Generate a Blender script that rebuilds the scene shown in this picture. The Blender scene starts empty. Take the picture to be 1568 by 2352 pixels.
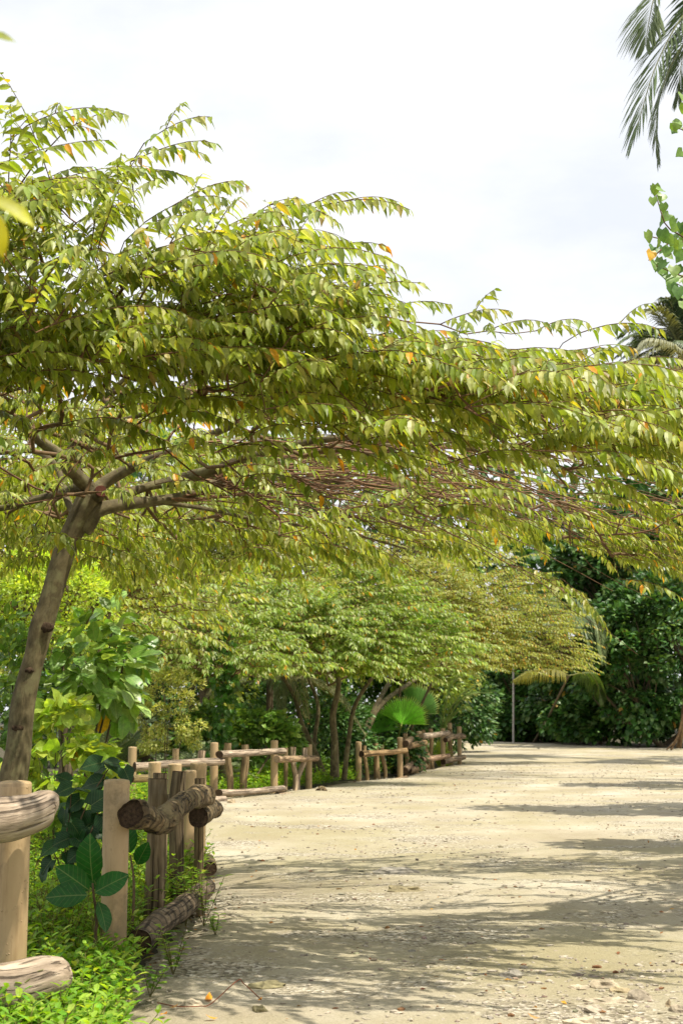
import bpy, math, random
import numpy as np
from mathutils import Vector, noise

# ------------------------------------------------------------------ camera, sky, sun, exposure
scene = bpy.context.scene
COL = scene.collection
rng = np.random.default_rng(7)
random.seed(7)

FPX = 3267.0                 # focal length in pixels of the 1568 x 2352 view of the photograph (50 mm)
PITCH = math.radians(8.36)
CAMZ = 1.41
cd = bpy.data.cameras.new("camera")
cam = bpy.data.objects.new("camera", cd)
COL.objects.link(cam)
cam.location = (0, 0, CAMZ)
cam.rotation_euler = (math.radians(90) + PITCH, 0, 0)
cd.sensor_fit = 'VERTICAL'
cd.sensor_height = 36
cd.sensor_width = 24
cd.lens = 50.0
cd.clip_start = 0.1
cd.clip_end = 2000
cd.dof.use_dof = True
cd.dof.focus_distance = 9.6
cd.dof.aperture_fstop = 5.6
scene.camera = cam

SUN_DIR = Vector((0.40, -0.20, 1.0)).normalized()
sun_el = math.asin(SUN_DIR.z)
sun_az = math.atan2(SUN_DIR.x, SUN_DIR.y)
world = bpy.data.worlds.new("World")
scene.world = world
world.use_nodes = True
wn, wl = world.node_tree.nodes, world.node_tree.links
wn.clear()
w_out = wn.new("ShaderNodeOutputWorld")
w_bg = wn.new("ShaderNodeBackground")
w_sky = wn.new("ShaderNodeTexSky")
w_sky.sky_type = 'NISHITA'
w_sky.sun_disc = False
w_sky.sun_elevation = sun_el
w_sky.sun_rotation = sun_az
w_sky.air_density = 1.0
w_sky.dust_density = 3.0
w_bg.inputs["Strength"].default_value = 0.1
# bright thin cloud cover over the blue
w_tc = wn.new("ShaderNodeTexCoord")
w_map = wn.new("ShaderNodeMapping")
w_map.inputs["Scale"].default_value = (2.2, 2.2, 5.0)
w_n = wn.new("ShaderNodeTexNoise")
w_n.inputs["Scale"].default_value = 1.7
w_n.inputs["Detail"].default_value = 7
w_n.inputs["Roughness"].default_value = 0.55
w_r = wn.new("ShaderNodeValToRGB")
w_r.color_ramp.elements[0].position = 0.34
w_r.color_ramp.elements[0].color = (7.2, 7.5, 8.1, 1)
w_r.color_ramp.elements[1].position = 0.60
w_r.color_ramp.elements[1].color = (9.2, 9.2, 9.2, 1)
w_mx = wn.new("ShaderNodeMix")
w_mx.data_type = 'RGBA'
w_mx.inputs["Factor"].default_value = 0.9
wl.new(w_tc.outputs["Generated"], w_map.inputs["Vector"])
wl.new(w_map.outputs["Vector"], w_n.inputs["Vector"])
wl.new(w_n.outputs["Fac"], w_r.inputs["Fac"])
wl.new(w_sky.outputs["Color"], w_mx.inputs["A"])
wl.new(w_r.outputs["Color"], w_mx.inputs["B"])
wl.new(w_mx.outputs["Result"], w_bg.inputs["Color"])
wl.new(w_bg.outputs["Background"], w_out.inputs["Surface"])

sd = bpy.data.lights.new("sun", 'SUN')
sd.energy = 5.0
sd.angle = math.radians(0.6)
sd.color = (1.0, 0.93, 0.80)
sun = bpy.data.objects.new("sun", sd)
COL.objects.link(sun)
sun.location = (10, 5, 30)
sun.rotation_euler = (-SUN_DIR).to_track_quat('-Z', 'Y').to_euler()

scene.view_settings.view_transform = 'Standard'
scene.view_settings.look = 'None'
scene.view_settings.gamma = 1.0
scene.view_settings.exposure = 0.42
scene.view_settings.use_curve_mapping = False
scene.render.engine = 'CYCLES'
scene.cycles.max_bounces = 8
scene.cycles.diffuse_bounces = 6
scene.cycles.transmission_bounces = 6
scene.cycles.transparent_max_bounces = 8

# ------------------------------------------------------------------ helpers
_ct, _st = math.cos(PITCH), math.sin(PITCH)


def at(px, py, Y):
    """Point at world depth Y seen at pixel (px, py) of the 1568 x 2352 view."""
    u = (px - 784.0) / FPX
    v = (1176.0 - py) / FPX
    t = Y / (_ct - v * _st)
    return np.array([t * u, Y, CAMZ + t * (_st + v * _ct)])


def ground(y):
    """Ground height: flat near, a slight rise further on."""
    y = np.asarray(y, dtype=float)
    return np.where(y < 38, 0.0, (np.minimum(y, 110) - 38) * 0.0127)


def gz(y):
    return float(ground(y))


def on_ground(px, py):
    lo, hi = 3.0, 120.0
    for _ in range(40):
        m = (lo + hi) / 2
        if at(px, py, m)[2] > gz(m):
            lo = m
        else:
            hi = m
    return at(px, py, lo)


def unit(v):
    v = np.asarray(v, dtype=float)
    n = np.linalg.norm(v, axis=-1, keepdims=True)
    return v / np.maximum(n, 1e-9)


def sm(t):
    t = np.clip(t, 0, 1)
    return t * t * (3 - 2 * t)


class Geo:
    """Collects triangles and quads; build() links them as ONE mesh object."""

    def __init__(self):
        self.v, self.f3, self.f4, self.c, self.tc, self.m3, self.m4, self.s3, self.s4 = [], [], [], [], [], [], [], [], []
        self.n = 0

    def add(self, v, f3=None, f4=None, col=None, tc=None, mat=0, smooth=False):
        v = np.asarray(v, dtype=np.float32).reshape(-1, 3)
        k = len(v)
        self.v.append(v)
        if col is None:
            col = (1, 1, 1)
        col = np.asarray(col, dtype=np.float32)
        if col.ndim == 1:
            col = np.tile(col[:3], (k, 1))
        self.c.append(col[:, :3])
        self.tc.append(np.zeros((k, 3), np.float32) if tc is None else np.asarray(tc, dtype=np.float32))
        if f3 is not None and len(f3):
            f3 = np.asarray(f3, dtype=np.int64).reshape(-1, 3) + self.n
            self.f3.append(f3)
            self.m3.append(np.full(len(f3), mat))
            self.s3.append(np.full(len(f3), smooth))
        if f4 is not None and len(f4):
            f4 = np.asarray(f4, dtype=np.int64).reshape(-1, 4) + self.n
            self.f4.append(f4)
            self.m4.append(np.full(len(f4), mat))
            self.s4.append(np.full(len(f4), smooth))
        self.n += k

    def mesh(self, name, mats, origin=(0, 0, 0)):
        v = np.concatenate(self.v) - np.asarray(origin, dtype=np.float32)
        f3 = np.concatenate(self.f3) if self.f3 else np.zeros((0, 3), int)
        f4 = np.concatenate(self.f4) if self.f4 else np.zeros((0, 4), int)
        me = bpy.data.meshes.new(name)
        me.vertices.add(len(v))
        me.vertices.foreach_set("co", v.astype(np.float32).ravel())
        nl = f3.size + f4.size
        me.loops.add(nl)
        me.loops.foreach_set("vertex_index", np.concatenate([f3.ravel(), f4.ravel()]).astype(np.int32))
        me.polygons.add(len(f3) + len(f4))
        st = np.concatenate([np.arange(len(f3)) * 3, len(f3) * 3 + np.arange(len(f4)) * 4]).astype(np.int32)
        me.polygons.foreach_set("loop_start", st)
        mi = np.concatenate(self.m3 + self.m4).astype(np.int32)
        me.polygons.foreach_set("material_index", mi)
        ss = np.concatenate(self.s3 + self.s4).astype(bool)
        me.polygons.foreach_set("use_smooth", ss)
        a = me.attributes.new("col", 'FLOAT_COLOR', 'POINT')
        c = np.ones((len(v), 4), np.float32)
        c[:, :3] = np.concatenate(self.c)
        a.data.foreach_set("color", c.ravel())
        b = me.attributes.new("tc", 'FLOAT_VECTOR', 'POINT')
        b.data.foreach_set("vector", np.concatenate(self.tc).astype(np.float32).ravel())
        for m in (mats if isinstance(mats, (list, tuple)) else [mats]):
            me.materials.append(m)
        me.update()
        me.validate()
        return me

    def build(self, name, mats, parent=None, kind=None):
        if self.n == 0:
            return None
        org = (0, 0, 0)
        if parent is not None:
            r = parent
            org = np.array(r.location) if r.parent is None else np.array(r.parent.location)
        me = self.mesh(name, mats, org)
        o = bpy.data.objects.new(name, me)
        COL.objects.link(o)
        if parent is not None:
            o.parent = parent
        if kind:
            o["kind"] = kind
        return o


def thing(name, label, cat, loc, group=None):
    o = bpy.data.objects.new(name, None)
    o.empty_display_size = 0.2
    COL.objects.link(o)
    o.location = tuple(float(c) for c in loc)
    tag(o, label, cat, group)
    return o


def tag(o, label, cat=None, group=None, kind=None):
    if label:
        o["label"] = label
    if cat:
        o["category"] = cat
    if group:
        o["group"] = group
    if kind:
        o["kind"] = kind
    return o


def frames_along(P):
    T = np.gradient(P, axis=0)
    T = unit(T)
    ref = np.array([0, 0, 1.0]) if abs(T[0][2]) < 0.9 else np.array([0, 1.0, 0])
    N = []
    n = unit(np.cross(np.cross(T[0], ref), T[0]))
    for t in T:
        n = n - t * np.dot(n, t)
        n = unit(n)
        N.append(n)
    N = np.array(N)
    B = np.cross(T, N)
    return T, N, B


def tube(g, P, R, sides=8, cap=True, mat=0, capmat=None, amp=0.0, freq=6.0, col=(1, 1, 1), smooth=True, seed=0.0, cup=0.0, flat=1.0):
    P = np.asarray(P, dtype=float)
    k = len(P)
    R = np.broadcast_to(np.asarray(R, dtype=float), (k,))
    T, N, B = frames_along(P)
    a = np.arange(sides) * 2 * math.pi / sides
    ca, sa = np.cos(a), np.sin(a)
    rr = np.tile(R[:, None], (1, sides))
    L = np.concatenate([[0], np.cumsum(np.linalg.norm(np.diff(P, axis=0), axis=1))])
    if amp > 0:
        for i in range(k):
            for j in range(sides):
                q = Vector((ca[j] * 0.5 + seed, sa[j] * 0.5, L[i] * freq * 0.25))
                w = noise.noise(q * 2.0) * 0.7 + noise.noise(q * 5.5) * 0.35
                rr[i, j] *= 1 + amp * w
    V = P[:, None, :] + (N[:, None, :] * ca[None, :, None] * flat + B[:, None, :] * sa[None, :, None]) * rr[:, :, None]
    tc = np.zeros((k, sides, 3))
    tc[:, :, 0] = ca[None, :] * R[:, None]
    tc[:, :, 1] = sa[None, :] * R[:, None]
    tc[:, :, 2] = L[:, None]
    tc += seed
    idx = np.arange(k * sides).reshape(k, sides)
    f = np.stack([idx[:-1], np.roll(idx[:-1], -1, 1), np.roll(idx[1:], -1, 1), idx[1:]], -1).reshape(-1, 4)
    g.add(V.reshape(-1, 3), f4=f, col=col, tc=tc.reshape(-1, 3), mat=mat, smooth=smooth)
    if cap:
        for e, sgn in ((0, -1), (k - 1, 1)):
            ring = V[e]
            c = P[e] + T[e] * (-sgn * cup)
            inner = c + (ring - P[e]) * 0.93 + T[e] * sgn * 0.006
            vv = np.vstack([ring, inner, [c + T[e] * sgn * 0.006]])
            t2 = np.zeros((2 * sides + 1, 3))
            t2[:sides, 0], t2[:sides, 1] = ca * R[e], sa * R[e]
            t2[sides:2 * sides] = t2[:sides] * 0.93
            t2[:, 2] = L[e]
            t2 += seed
            i = np.arange(sides)
            j = (i + 1) % sides
            q4 = np.stack([i, j, j + sides, i + sides], -1)
            q3 = np.stack([i + sides, j + sides, np.full(sides, 2 * sides)], -1)
            if sgn < 0:
                q4, q3 = q4[:, ::-1], q3[:, ::-1]
            g.add(vv, f3=q3, f4=q4, col=col, tc=t2, mat=mat if capmat is None else capmat, smooth=False)


def curve(pts, n):
    """Catmull-Rom resampling of rows (any number of columns)."""
    pts = np.asarray(pts, dtype=float)
    k = len(pts)
    if k == 2:
        return pts[0] + (pts[1] - pts[0]) * np.linspace(0, 1, n)[:, None]
    ext = np.vstack([2 * pts[0] - pts[1], pts, 2 * pts[-1] - pts[-2]])
    out = []
    for s in np.linspace(0, k - 1 - 1e-6, n):
        i = int(s)
        t = s - i
        p0, p1, p2, p3 = ext[i], ext[i + 1], ext[i + 2], ext[i + 3]
        out.append(0.5 * ((2 * p1) + (-p0 + p2) * t + (2 * p0 - 5 * p1 + 4 * p2 - p3) * t * t + (-p0 + 3 * p1 - 3 * p2 + p3) * t ** 3))
    return np.array(out)


# leaf templates: x across, y along, z up (unit length); triangles
def leaf_template(prof, droop=0.16, fold=0.25, wave=0.0, basecut=0.0):
    """prof: list of (y, halfwidth) between base and tip."""
    mid = [(0, 0, 0)] + [(0, y, 0) for y, w in prof] + [(0, 1, 0)]
    V = [np.array(m, float) for m in mid]
    nm = len(V)
    for s in (-1, 1):
        for i, (y, w) in enumerate(prof):
            yy = y - (basecut if i == 0 else 0)
            V.append(np.array([s * w, yy, abs(w) * fold + wave * math.sin(i * 2.1 + s)]))
    F = []
    n = len(prof)
    for si, s in enumerate((-1, 1)):
        o = nm + si * n
        tri = []
        tri.append((0, o, 1))
        for i in range(n - 1):
            tri.append((1 + i, o + i, o + i + 1))
            tri.append((1 + i, o + i + 1, 2 + i))
        tri.append((n, o + n - 1, n + 1))
        if s < 0:
            tri = [(a, c, b) for a, b, c in tri]
        F += tri
    V = np.array(V)
    V[:, 2] -= droop * V[:, 1] ** 2
    return V, np.array(F)


T_MUNT = leaf_template([(0.20, 0.155), (0.50, 0.165), (0.78, 0.07)], droop=0.28, fold=0.28)
T_MUNT2 = leaf_template([(0.38, 0.21)], droop=0.15, fold=0.3)
T_SMALL = leaf_template([(0.5, 0.26)], droop=0.12, fold=0.25)
T_WED = leaf_template([(0.35, 0.20), (0.72, 0.22)], droop=0.22, fold=0.25)
T_HEART = leaf_template([(0.03, 0.27), (0.14, 0.44), (0.30, 0.49), (0.48, 0.43), (0.66, 0.30), (0.82, 0.15), (0.92, 0.06)], droop=0.22, fold=0.22, basecut=0.20, wave=0.025)
T_HEART2 = leaf_template([(0.18, 0.44), (0.60, 0.34)], droop=0.2, fold=0.25, basecut=0.15)
T_BIG = leaf_template([(0.07, 0.09), (0.20, 0.21), (0.36, 0.29), (0.52, 0.31), (0.68, 0.28), (0.82, 0.20), (0.93, 0.09)], droop=0.25, fold=0.22, wave=0.015)
T_OVAL = leaf_template([(0.35, 0.24), (0.70, 0.22)], droop=0.2, fold=0.25)


def bake_leaves(g, tmpl, pos, ydir, zdir, size, col, width=None, mat=0, smooth=False):
    tv, tf = tmpl
    pos = np.asarray(pos)
    if len(pos) == 0:
        return
    y = unit(ydir)
    x = unit(np.cross(y, zdir))
    z = np.cross(x, y)
    s = np.asarray(size)[:, None, None]
    wv = np.ones(len(pos)) if width is None else width
    V = pos[:, None, :] + s * (x[:, None, :] * tv[None, :, 0:1] * wv[:, None, None] + y[:, None, :] * tv[None, :, 1:2] + z[:, None, :] * tv[None, :, 2:3])
    n, k = len(pos), len(tv)
    F = tf[None] + (np.arange(n) * k)[:, None, None]
    C = np.repeat(np.asarray(col)[:, None, :], k, 1).reshape(-1, 3)
    g.add(V.reshape(-1, 3), f3=F.reshape(-1, 3), col=C, mat=mat, smooth=smooth, tc=np.tile(tv, (n, 1)))


def leaf_objects(tmpl, mat, parent, pos, ydir, zdir, size, col, name="leaf", width=None):
    """Each leaf its own object (a part); they share a few meshes, one per tint and width."""
    from mathutils import Matrix
    cache = {}
    root = parent if parent.parent is None else parent.parent
    org = np.array(root.location)
    y = unit(ydir)
    x = unit(np.cross(y, zdir))
    z = np.cross(x, y)
    for i in range(len(pos)):
        key = (tuple(np.round(np.asarray(col[i]) * 200).astype(int)), 1.0 if width is None else round(float(width[i]) * 5) / 5)
        if key not in cache:
            g = Geo()
            v = tmpl[0].copy()
            v[:, 0] *= key[1]
            g.add(v, f3=tmpl[1], col=np.array(key[0]) / 200.0, smooth=True, tc=tmpl[0])
            cache[key] = g.mesh(name, mat)
        o = bpy.data.objects.new(name, cache[key])
        M = Matrix.Identity(4)
        s = float(size[i])
        for r in range(3):
            M[r][0], M[r][1], M[r][2] = float(x[i][r]) * s, float(y[i][r]) * s, float(z[i][r]) * s
            M[r][3] = float(pos[i][r] - org[r])
        o.matrix_local = M
        COL.objects.link(o)
        o.parent = parent


def palette(cols, weights, n, jit=0.15, r=None):
    r = rng if r is None else r
    cols = np.array(cols, float)
    w = np.array(weights, float)
    i = r.choice(len(cols), n, p=w / w.sum())
    c = cols[i]
    c = c * (1 + r.normal(0, jit, (n, 1))) * (1 + r.normal(0, jit * 0.35, (n, 3)))
    return np.clip(c, 0.005, 0.9)


# ------------------------------------------------------------------ materials
def new_mat(name):
    m = bpy.data.materials.new(name)
    m.use_nodes = True
    nt = m.node_tree
    for n in list(nt.nodes):
        if n.type != 'OUTPUT_MATERIAL':
            nt.nodes.remove(n)
    return m, nt.nodes, nt.links, nt.nodes["Material Output"]


def ramp(nodes, stops):
    r = nodes.new("ShaderNodeValToRGB")
    e = r.color_ramp.elements
    while len(e) < len(stops):
        e.new(0.5)
    for i, (p, c) in enumerate(stops):
        e[i].position = p
        e[i].color = (*c, 1) if len(c) == 3 else c
    return r


def noise_node(nodes, links, vec, scale, detail=5, rough=0.6, mapping=None):
    n = nodes.new("ShaderNodeTexNoise")
    n.inputs["Scale"].default_value = scale
    n.inputs["Detail"].default_value = detail
    n.inputs["Roughness"].default_value = rough
    if mapping is not None:
        mp = nodes.new("ShaderNodeMapping")
        mp.inputs["Scale"].default_value = mapping
        links.new(vec, mp.inputs["Vector"])
        vec = mp.outputs["Vector"]
    links.new(vec, n.inputs["Vector"])
    return n


def mixc(nodes, links, mode, fac, a, b):
    m = nodes.new("ShaderNodeMix")
    m.data_type = 'RGBA'
    m.blend_type = mode
    for inp, val in (("Factor", fac), ("A", a), ("B", b)):
        s = m.inputs[inp]
        if hasattr(val, "is_linked") or hasattr(val, "links"):
            links.new(val, s)
        elif inp == "Factor":
            s.default_value = val
        else:
            s.default_value = (*val, 1)
    return m.outputs["Result"]


def leaf_mat(name, trans=0.42, rough=0.42, tint=(1.5, 1.35, 0.45), spec=0.5, mottling=0.25, veins=0.0):
    m, N, L, out = new_mat(name)
    at_ = N.new("ShaderNodeAttribute")
    at_.attribute_name = "col"
    geo = N.new("ShaderNodeNewGeometry")
    nz = noise_node(N, L, geo.outputs["Position"], 30, 3)
    r = ramp(N, [(0.3, (1 - mottling,) * 3), (0.7, (1 + mottling,) * 3)])
    L.new(nz.outputs["Fac"], r.inputs["Fac"])
    base = mixc(N, L, 'MULTIPLY', 1.0, at_.outputs["Color"], r.outputs["Color"])
    if veins:
        ta = N.new("ShaderNodeAttribute")
        ta.attribute_name = "tc"
        sp = N.new("ShaderNodeSeparateXYZ")
        L.new(ta.outputs["Vector"], sp.inputs[0])

        def mth(op, a, b=None):
            q = N.new("ShaderNodeMath")
            q.operation = op
            for i_, v_ in enumerate((a, b)):
                if v_ is None:
                    continue
                if isinstance(v_, (int, float)):
                    q.inputs[i_].default_value = v_
                else:
                    L.new(v_, q.inputs[i_])
            return q.outputs[0]
        ax = mth('ABSOLUTE', sp.outputs["X"])
        midr = mth('LESS_THAN', ax, 0.012)
        ph = mth('FRACT', mth('MULTIPLY', mth('SUBTRACT', sp.outputs["Y"], mth('MULTIPLY', ax, 0.75)), 8.0))
        sidev = mth('MULTIPLY', mth('LESS_THAN', ph, 0.09), 0.55)
        vn = mth('MULTIPLY', mth('MAXIMUM', midr, sidev), veins)
        base = mixc(N, L, 'MIX', vn, base, (0.42, 0.46, 0.16))
    # paler matt underside
    pale = mixc(N, L, 'MIX', 0.2, base, (0.30, 0.34, 0.16))
    basel = mixc(N, L, 'MIX', geo.outputs["Backfacing"], base, pale)
    p = N.new("ShaderNodeBsdfPrincipled")
    L.new(basel, p.inputs["Base Color"])
    p.inputs["Roughness"].default_value = rough
    p.inputs["Specular IOR Level"].default_value = spec
    t = N.new("ShaderNodeBsdfTranslucent")
    tc = mixc(N, L, 'MULTIPLY', 1.0, base, tint)
    L.new(tc, t.inputs["Color"])
    ms = N.new("ShaderNodeMixShader")
    ms.inputs["Fac"].default_value = trans
    L.new(p.outputs["BSDF"], ms.inputs[1])
    L.new(t.outputs["BSDF"], ms.inputs[2])
    L.new(ms.outputs["Shader"], out.inputs["Surface"])
    return m


def veined_leaf_mat(name, trans=0.3, rough=0.3):
    return leaf_mat(name, trans, rough, spec=0.6, mottling=0.15)


def bark_mat(name, c_dark, c_mid, c_light, sx=26, sz=6, bump=0.5, lichen=None, rings=False, attr=True, cracks=0.85):
    m, N, L, out = new_mat(name)
    a = N.new("ShaderNodeAttribute")
    a.attribute_name = "tc"
    vec = a.outputs["Vector"]
    n1 = noise_node(N, L, vec, 1.0, 7, 0.65, (sx, sx, sz))
    r1 = ramp(N, [(0.28, c_dark), (0.5, c_mid), (0.74, c_light)])
    L.new(n1.outputs["Fac"], r1.inputs["Fac"])
    n2 = noise_node(N, L, vec, 1.0, 4, 0.6, (7, 7, 3.0))
    r2 = ramp(N, [(0.3, (0.55, 0.55, 0.55)), (0.7, (1.3, 1.27, 1.2))])
    L.new(n2.outputs["Fac"], r2.inputs["Fac"])
    c = mixc(N, L, 'MULTIPLY', 1.0, r1.outputs["Color"], r2.outputs["Color"])
    # narrow dark cracks along the grain
    n3 = noise_node(N, L, vec, 1.0, 3, 0.5, (sx * 1.8, sx * 1.8, sz * 0.35))
    r3 = ramp(N, [(0.38, (0.16, 0.14, 0.12)), (0.45, (1, 1, 1))])
    L.new(n3.outputs["Fac"], r3.inputs["Fac"])
    c = mixc(N, L, 'MULTIPLY', cracks, c, r3.outputs["Color"])
    hgt = n1.outputs["Fac"]
    if rings:
        w = N.new("ShaderNodeTexWave")
        w.bands_direction = 'Z'
        w.inputs["Scale"].default_value = 2.3
        w.inputs["Distortion"].default_value = 5
        w.inputs["Detail"].default_value = 3
        L.new(vec, w.inputs["Vector"])
        r4 = ramp(N, [(0.05, (0.35, 0.33, 0.32)), (0.2, (1, 1, 1)), (0.9, (1.15, 1.1, 1.0))])
        L.new(w.outputs["Fac"], r4.inputs["Fac"])
        c = mixc(N, L, 'MULTIPLY', 0.8, c, r4.outputs["Color"])
    if lichen:
        n5 = noise_node(N, L, vec, 9, 5, 0.6)
        r5 = ramp(N, [(0.50, (0, 0, 0)), (0.66, (1, 1, 1))])
        L.new(n5.outputs["Fac"], r5.inputs["Fac"])
        c = mixc(N, L, 'MIX', r5.outputs["Color"], c, lichen)
    if attr:
        ca = N.new("ShaderNodeAttribute")
        ca.attribute_name = "col"
        c = mixc(N, L, 'MULTIPLY', 1.0, c, ca.outputs["Color"])
    p = N.new("ShaderNodeBsdfPrincipled")
    L.new(c, p.inputs["Base Color"])
    p.inputs["Roughness"].default_value = 0.85
    p.inputs["Specular IOR Level"].default_value = 0.25
    add = N.new("ShaderNodeMath")
    add.operation = 'ADD'
    L.new(hgt, add.inputs[0])
    L.new(r3.outputs["Color"], add.inputs[1])
    b = N.new("ShaderNodeBump")
    b.inputs["Strength"].default_value = bump
    b.inputs["Distance"].default_value = 0.012
    L.new(add.outputs[0], b.inputs["Height"])
    L.new(b.outputs["Normal"], p.inputs["Normal"])
    L.new(p.outputs["BSDF"], out.inputs["Surface"])
    return m


def painted_post_mat():
    m, N, L, out = new_mat("tan_painted_concrete")
    a = N.new("ShaderNodeAttribute")
    a.attribute_name = "tc"
    vec = a.outputs["Vector"]
    n1 = noise_node(N, L, vec, 6, 5, 0.6, (1, 1, 0.35))
    r1 = ramp(N, [(0.3, (0.36, 0.25, 0.125)), (0.55, (0.44, 0.315, 0.17)), (0.75, (0.50, 0.365, 0.205))])
    L.new(n1.outputs["Fac"], r1.inputs["Fac"])
    n2 = noise_node(N, L, vec, 34, 3, 0.6, (1, 1, 0.5))
    r2 = ramp(N, [(0.62, (1, 1, 1)), (0.70, (0.72, 0.68, 0.62))])
    L.new(n2.outputs["Fac"], r2.inputs["Fac"])
    c = mixc(N, L, 'MULTIPLY', 0.6, r1.outputs["Color"], r2.outputs["Color"])
    # dirt splashes and drips
    n3 = noise_node(N, L, vec, 1.0, 6, 0.7, (22, 22, 1.6))
    r3 = ramp(N, [(0.30, (0.62, 0.55, 0.45)), (0.48, (1, 1, 1))])
    L.new(n3.outputs["Fac"], r3.inputs["Fac"])
    c = mixc(N, L, 'MULTIPLY', 0.55, c, r3.outputs["Color"])
    n6 = noise_node(N, L, vec, 3.2, 6, 0.7)
    r6 = ramp(N, [(0.56, (0, 0, 0)), (0.66, (0.75, 0.75, 0.75))])
    L.new(n6.outputs["Fac"], r6.inputs["Fac"])
    c = mixc(N, L, 'MIX', r6.outputs["Color"], c, (0.21, 0.155, 0.08))
    p = N.new("ShaderNodeBsdfPrincipled")
    L.new(c, p.inputs["Base Color"])
    p.inputs["Roughness"].default_value = 0.55
    p.inputs["Specular IOR Level"].default_value = 0.35
    v = N.new("ShaderNodeTexVoronoi")
    v.inputs["Scale"].default_value = 38
    L.new(vec, v.inputs["Vector"])
    rv = ramp(N, [(0.0, (1, 1, 1)), (0.22, (0, 0, 0))])
    L.new(v.outputs["Distance"], rv.inputs["Fac"])
    n4 = noise_node(N, L, vec, 14, 2)
    r4 = ramp(N, [(0.52, (0, 0, 0)), (0.60, (1, 1, 1))])
    L.new(n4.outputs["Fac"], r4.inputs["Fac"])
    h = mixc(N, L, 'MULTIPLY', 1.0, rv.outputs["Color"], r4.outputs["Color"])
    b = N.new("ShaderNodeBump")
    b.inputs["Strength"].default_value = 0.6
    b.inputs["Distance"].default_value = 0.016
    L.new(h, b.inputs["Height"])
    L.new(b.outputs["Normal"], p.inputs["Normal"])
    L.new(p.outputs["BSDF"], out.inputs["Surface"])
    return m


def sand_mat():
    m, N, L, out = new_mat("coral_sand")
    g = N.new("ShaderNodeNewGeometry")
    pos = g.outputs["Position"]
    big = noise_node(N, L, pos, 0.55, 5, 0.6, (1, 0.8, 1))
    rb = ramp(N, [(0.36, (0.34, 0.29, 0.20)), (0.5, (0.42, 0.37, 0.27)), (0.66, (0.52, 0.475, 0.375))])
    L.new(big.outputs["Fac"], rb.inputs["Fac"])
    # thin olive algae film
    al = noise_node(N, L, pos, 0.42, 6, 0.65)
    al.inputs["W"].default_value if "W" in al.inputs else None
    mp = N.new("ShaderNodeMapping")
    mp.inputs["Location"].default_value = (13.1, 4.7, 2)
    mp.inputs["Scale"].default_value = (1, 0.7, 1)
    L.new(pos, mp.inputs["Vector"])
    L.new(mp.outputs["Vector"], al.inputs["Vector"])
    ra = ramp(N, [(0.40, (0, 0, 0)), (0.64, (0.75, 0.75, 0.75))])
    L.new(al.outputs["Fac"], ra.inputs["Fac"])
    c = mixc(N, L, 'MIX', ra.outputs["Color"], rb.outputs["Color"], (0.33, 0.29, 0.165))
    # gravelly patches: fine cells of pale and grey chips
    gm = noise_node(N, L, pos, 0.8, 6, 0.7, (0.7, 1.0, 1))
    rg = ramp(N, [(0.50, (0, 0, 0)), (0.60, (0.9, 0.9, 0.9))])
    L.new(gm.outputs["Fac"], rg.inputs["Fac"])
    v = N.new("ShaderNodeTexVoronoi")
    v.inputs["Scale"].default_value = 42
    L.new(pos, v.inputs["Vector"])
    sx = N.new("ShaderNodeSeparateColor")
    L.new(v.outputs["Color"], sx.inputs["Color"])
    rc = ramp(N, [(0.0, (0.12, 0.105, 0.075)), (0.35, (0.29, 0.25, 0.18)), (0.7, (0.44, 0.39, 0.29)), (1.0, (0.68, 0.63, 0.53))])
    L.new(sx.outputs["Red"], rc.inputs["Fac"])
    c = mixc(N, L, 'MIX', rg.outputs["Color"], c, rc.outputs["Color"])
    # overall fine grain
    fn = noise_node(N, L, pos, 90, 4, 0.75)
    rf = ramp(N, [(0.3, (0.72, 0.71, 0.68)), (0.5, (1, 1, 1)), (0.72, (1.2, 1.2, 1.2))])
    L.new(fn.outputs["Fac"], rf.inputs["Fac"])
    c = mixc(N, L, 'MULTIPLY', 0.9, c, rf.outputs["Color"])
    # dark specks of debris
    v2 = N.new("ShaderNodeTexVoronoi")
    v2.inputs["Scale"].default_value = 9
    L.new(pos, v2.inputs["Vector"])
    rs = ramp(N, [(0.035, (0.28, 0.2, 0.13)), (0.06, (1, 1, 1))])
    L.new(v2.outputs["Distance"], rs.inputs["Fac"])
    c = mixc(N, L, 'MULTIPLY', 0.8, c, rs.outputs["Color"])
    p = N.new("ShaderNodeBsdfPrincipled")
    L.new(c, p.inputs["Base Color"])
    p.inputs["Roughness"].default_value = 0.95
    p.inputs["Specular IOR Level"].default_value = 0.15
    mid = noise_node(N, L, pos, 7, 8, 0.72)
    gh = mixc(N, L, 'MULTIPLY', 1.0, rg.outputs["Color"], v.outputs["Distance"])
    h = mixc(N, L, 'ADD', 0.5, mid.outputs["Fac"], gh)
    b = N.new("ShaderNodeBump")
    b.inputs["Strength"].default_value = 0.85
    b.inputs["Distance"].default_value = 0.05
    L.new(h, b.inputs["Height"])
    L.new(b.outputs["Normal"], p.inputs["Normal"])
    L.new(p.outputs["BSDF"], out.inputs["Surface"])
    return m


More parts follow.
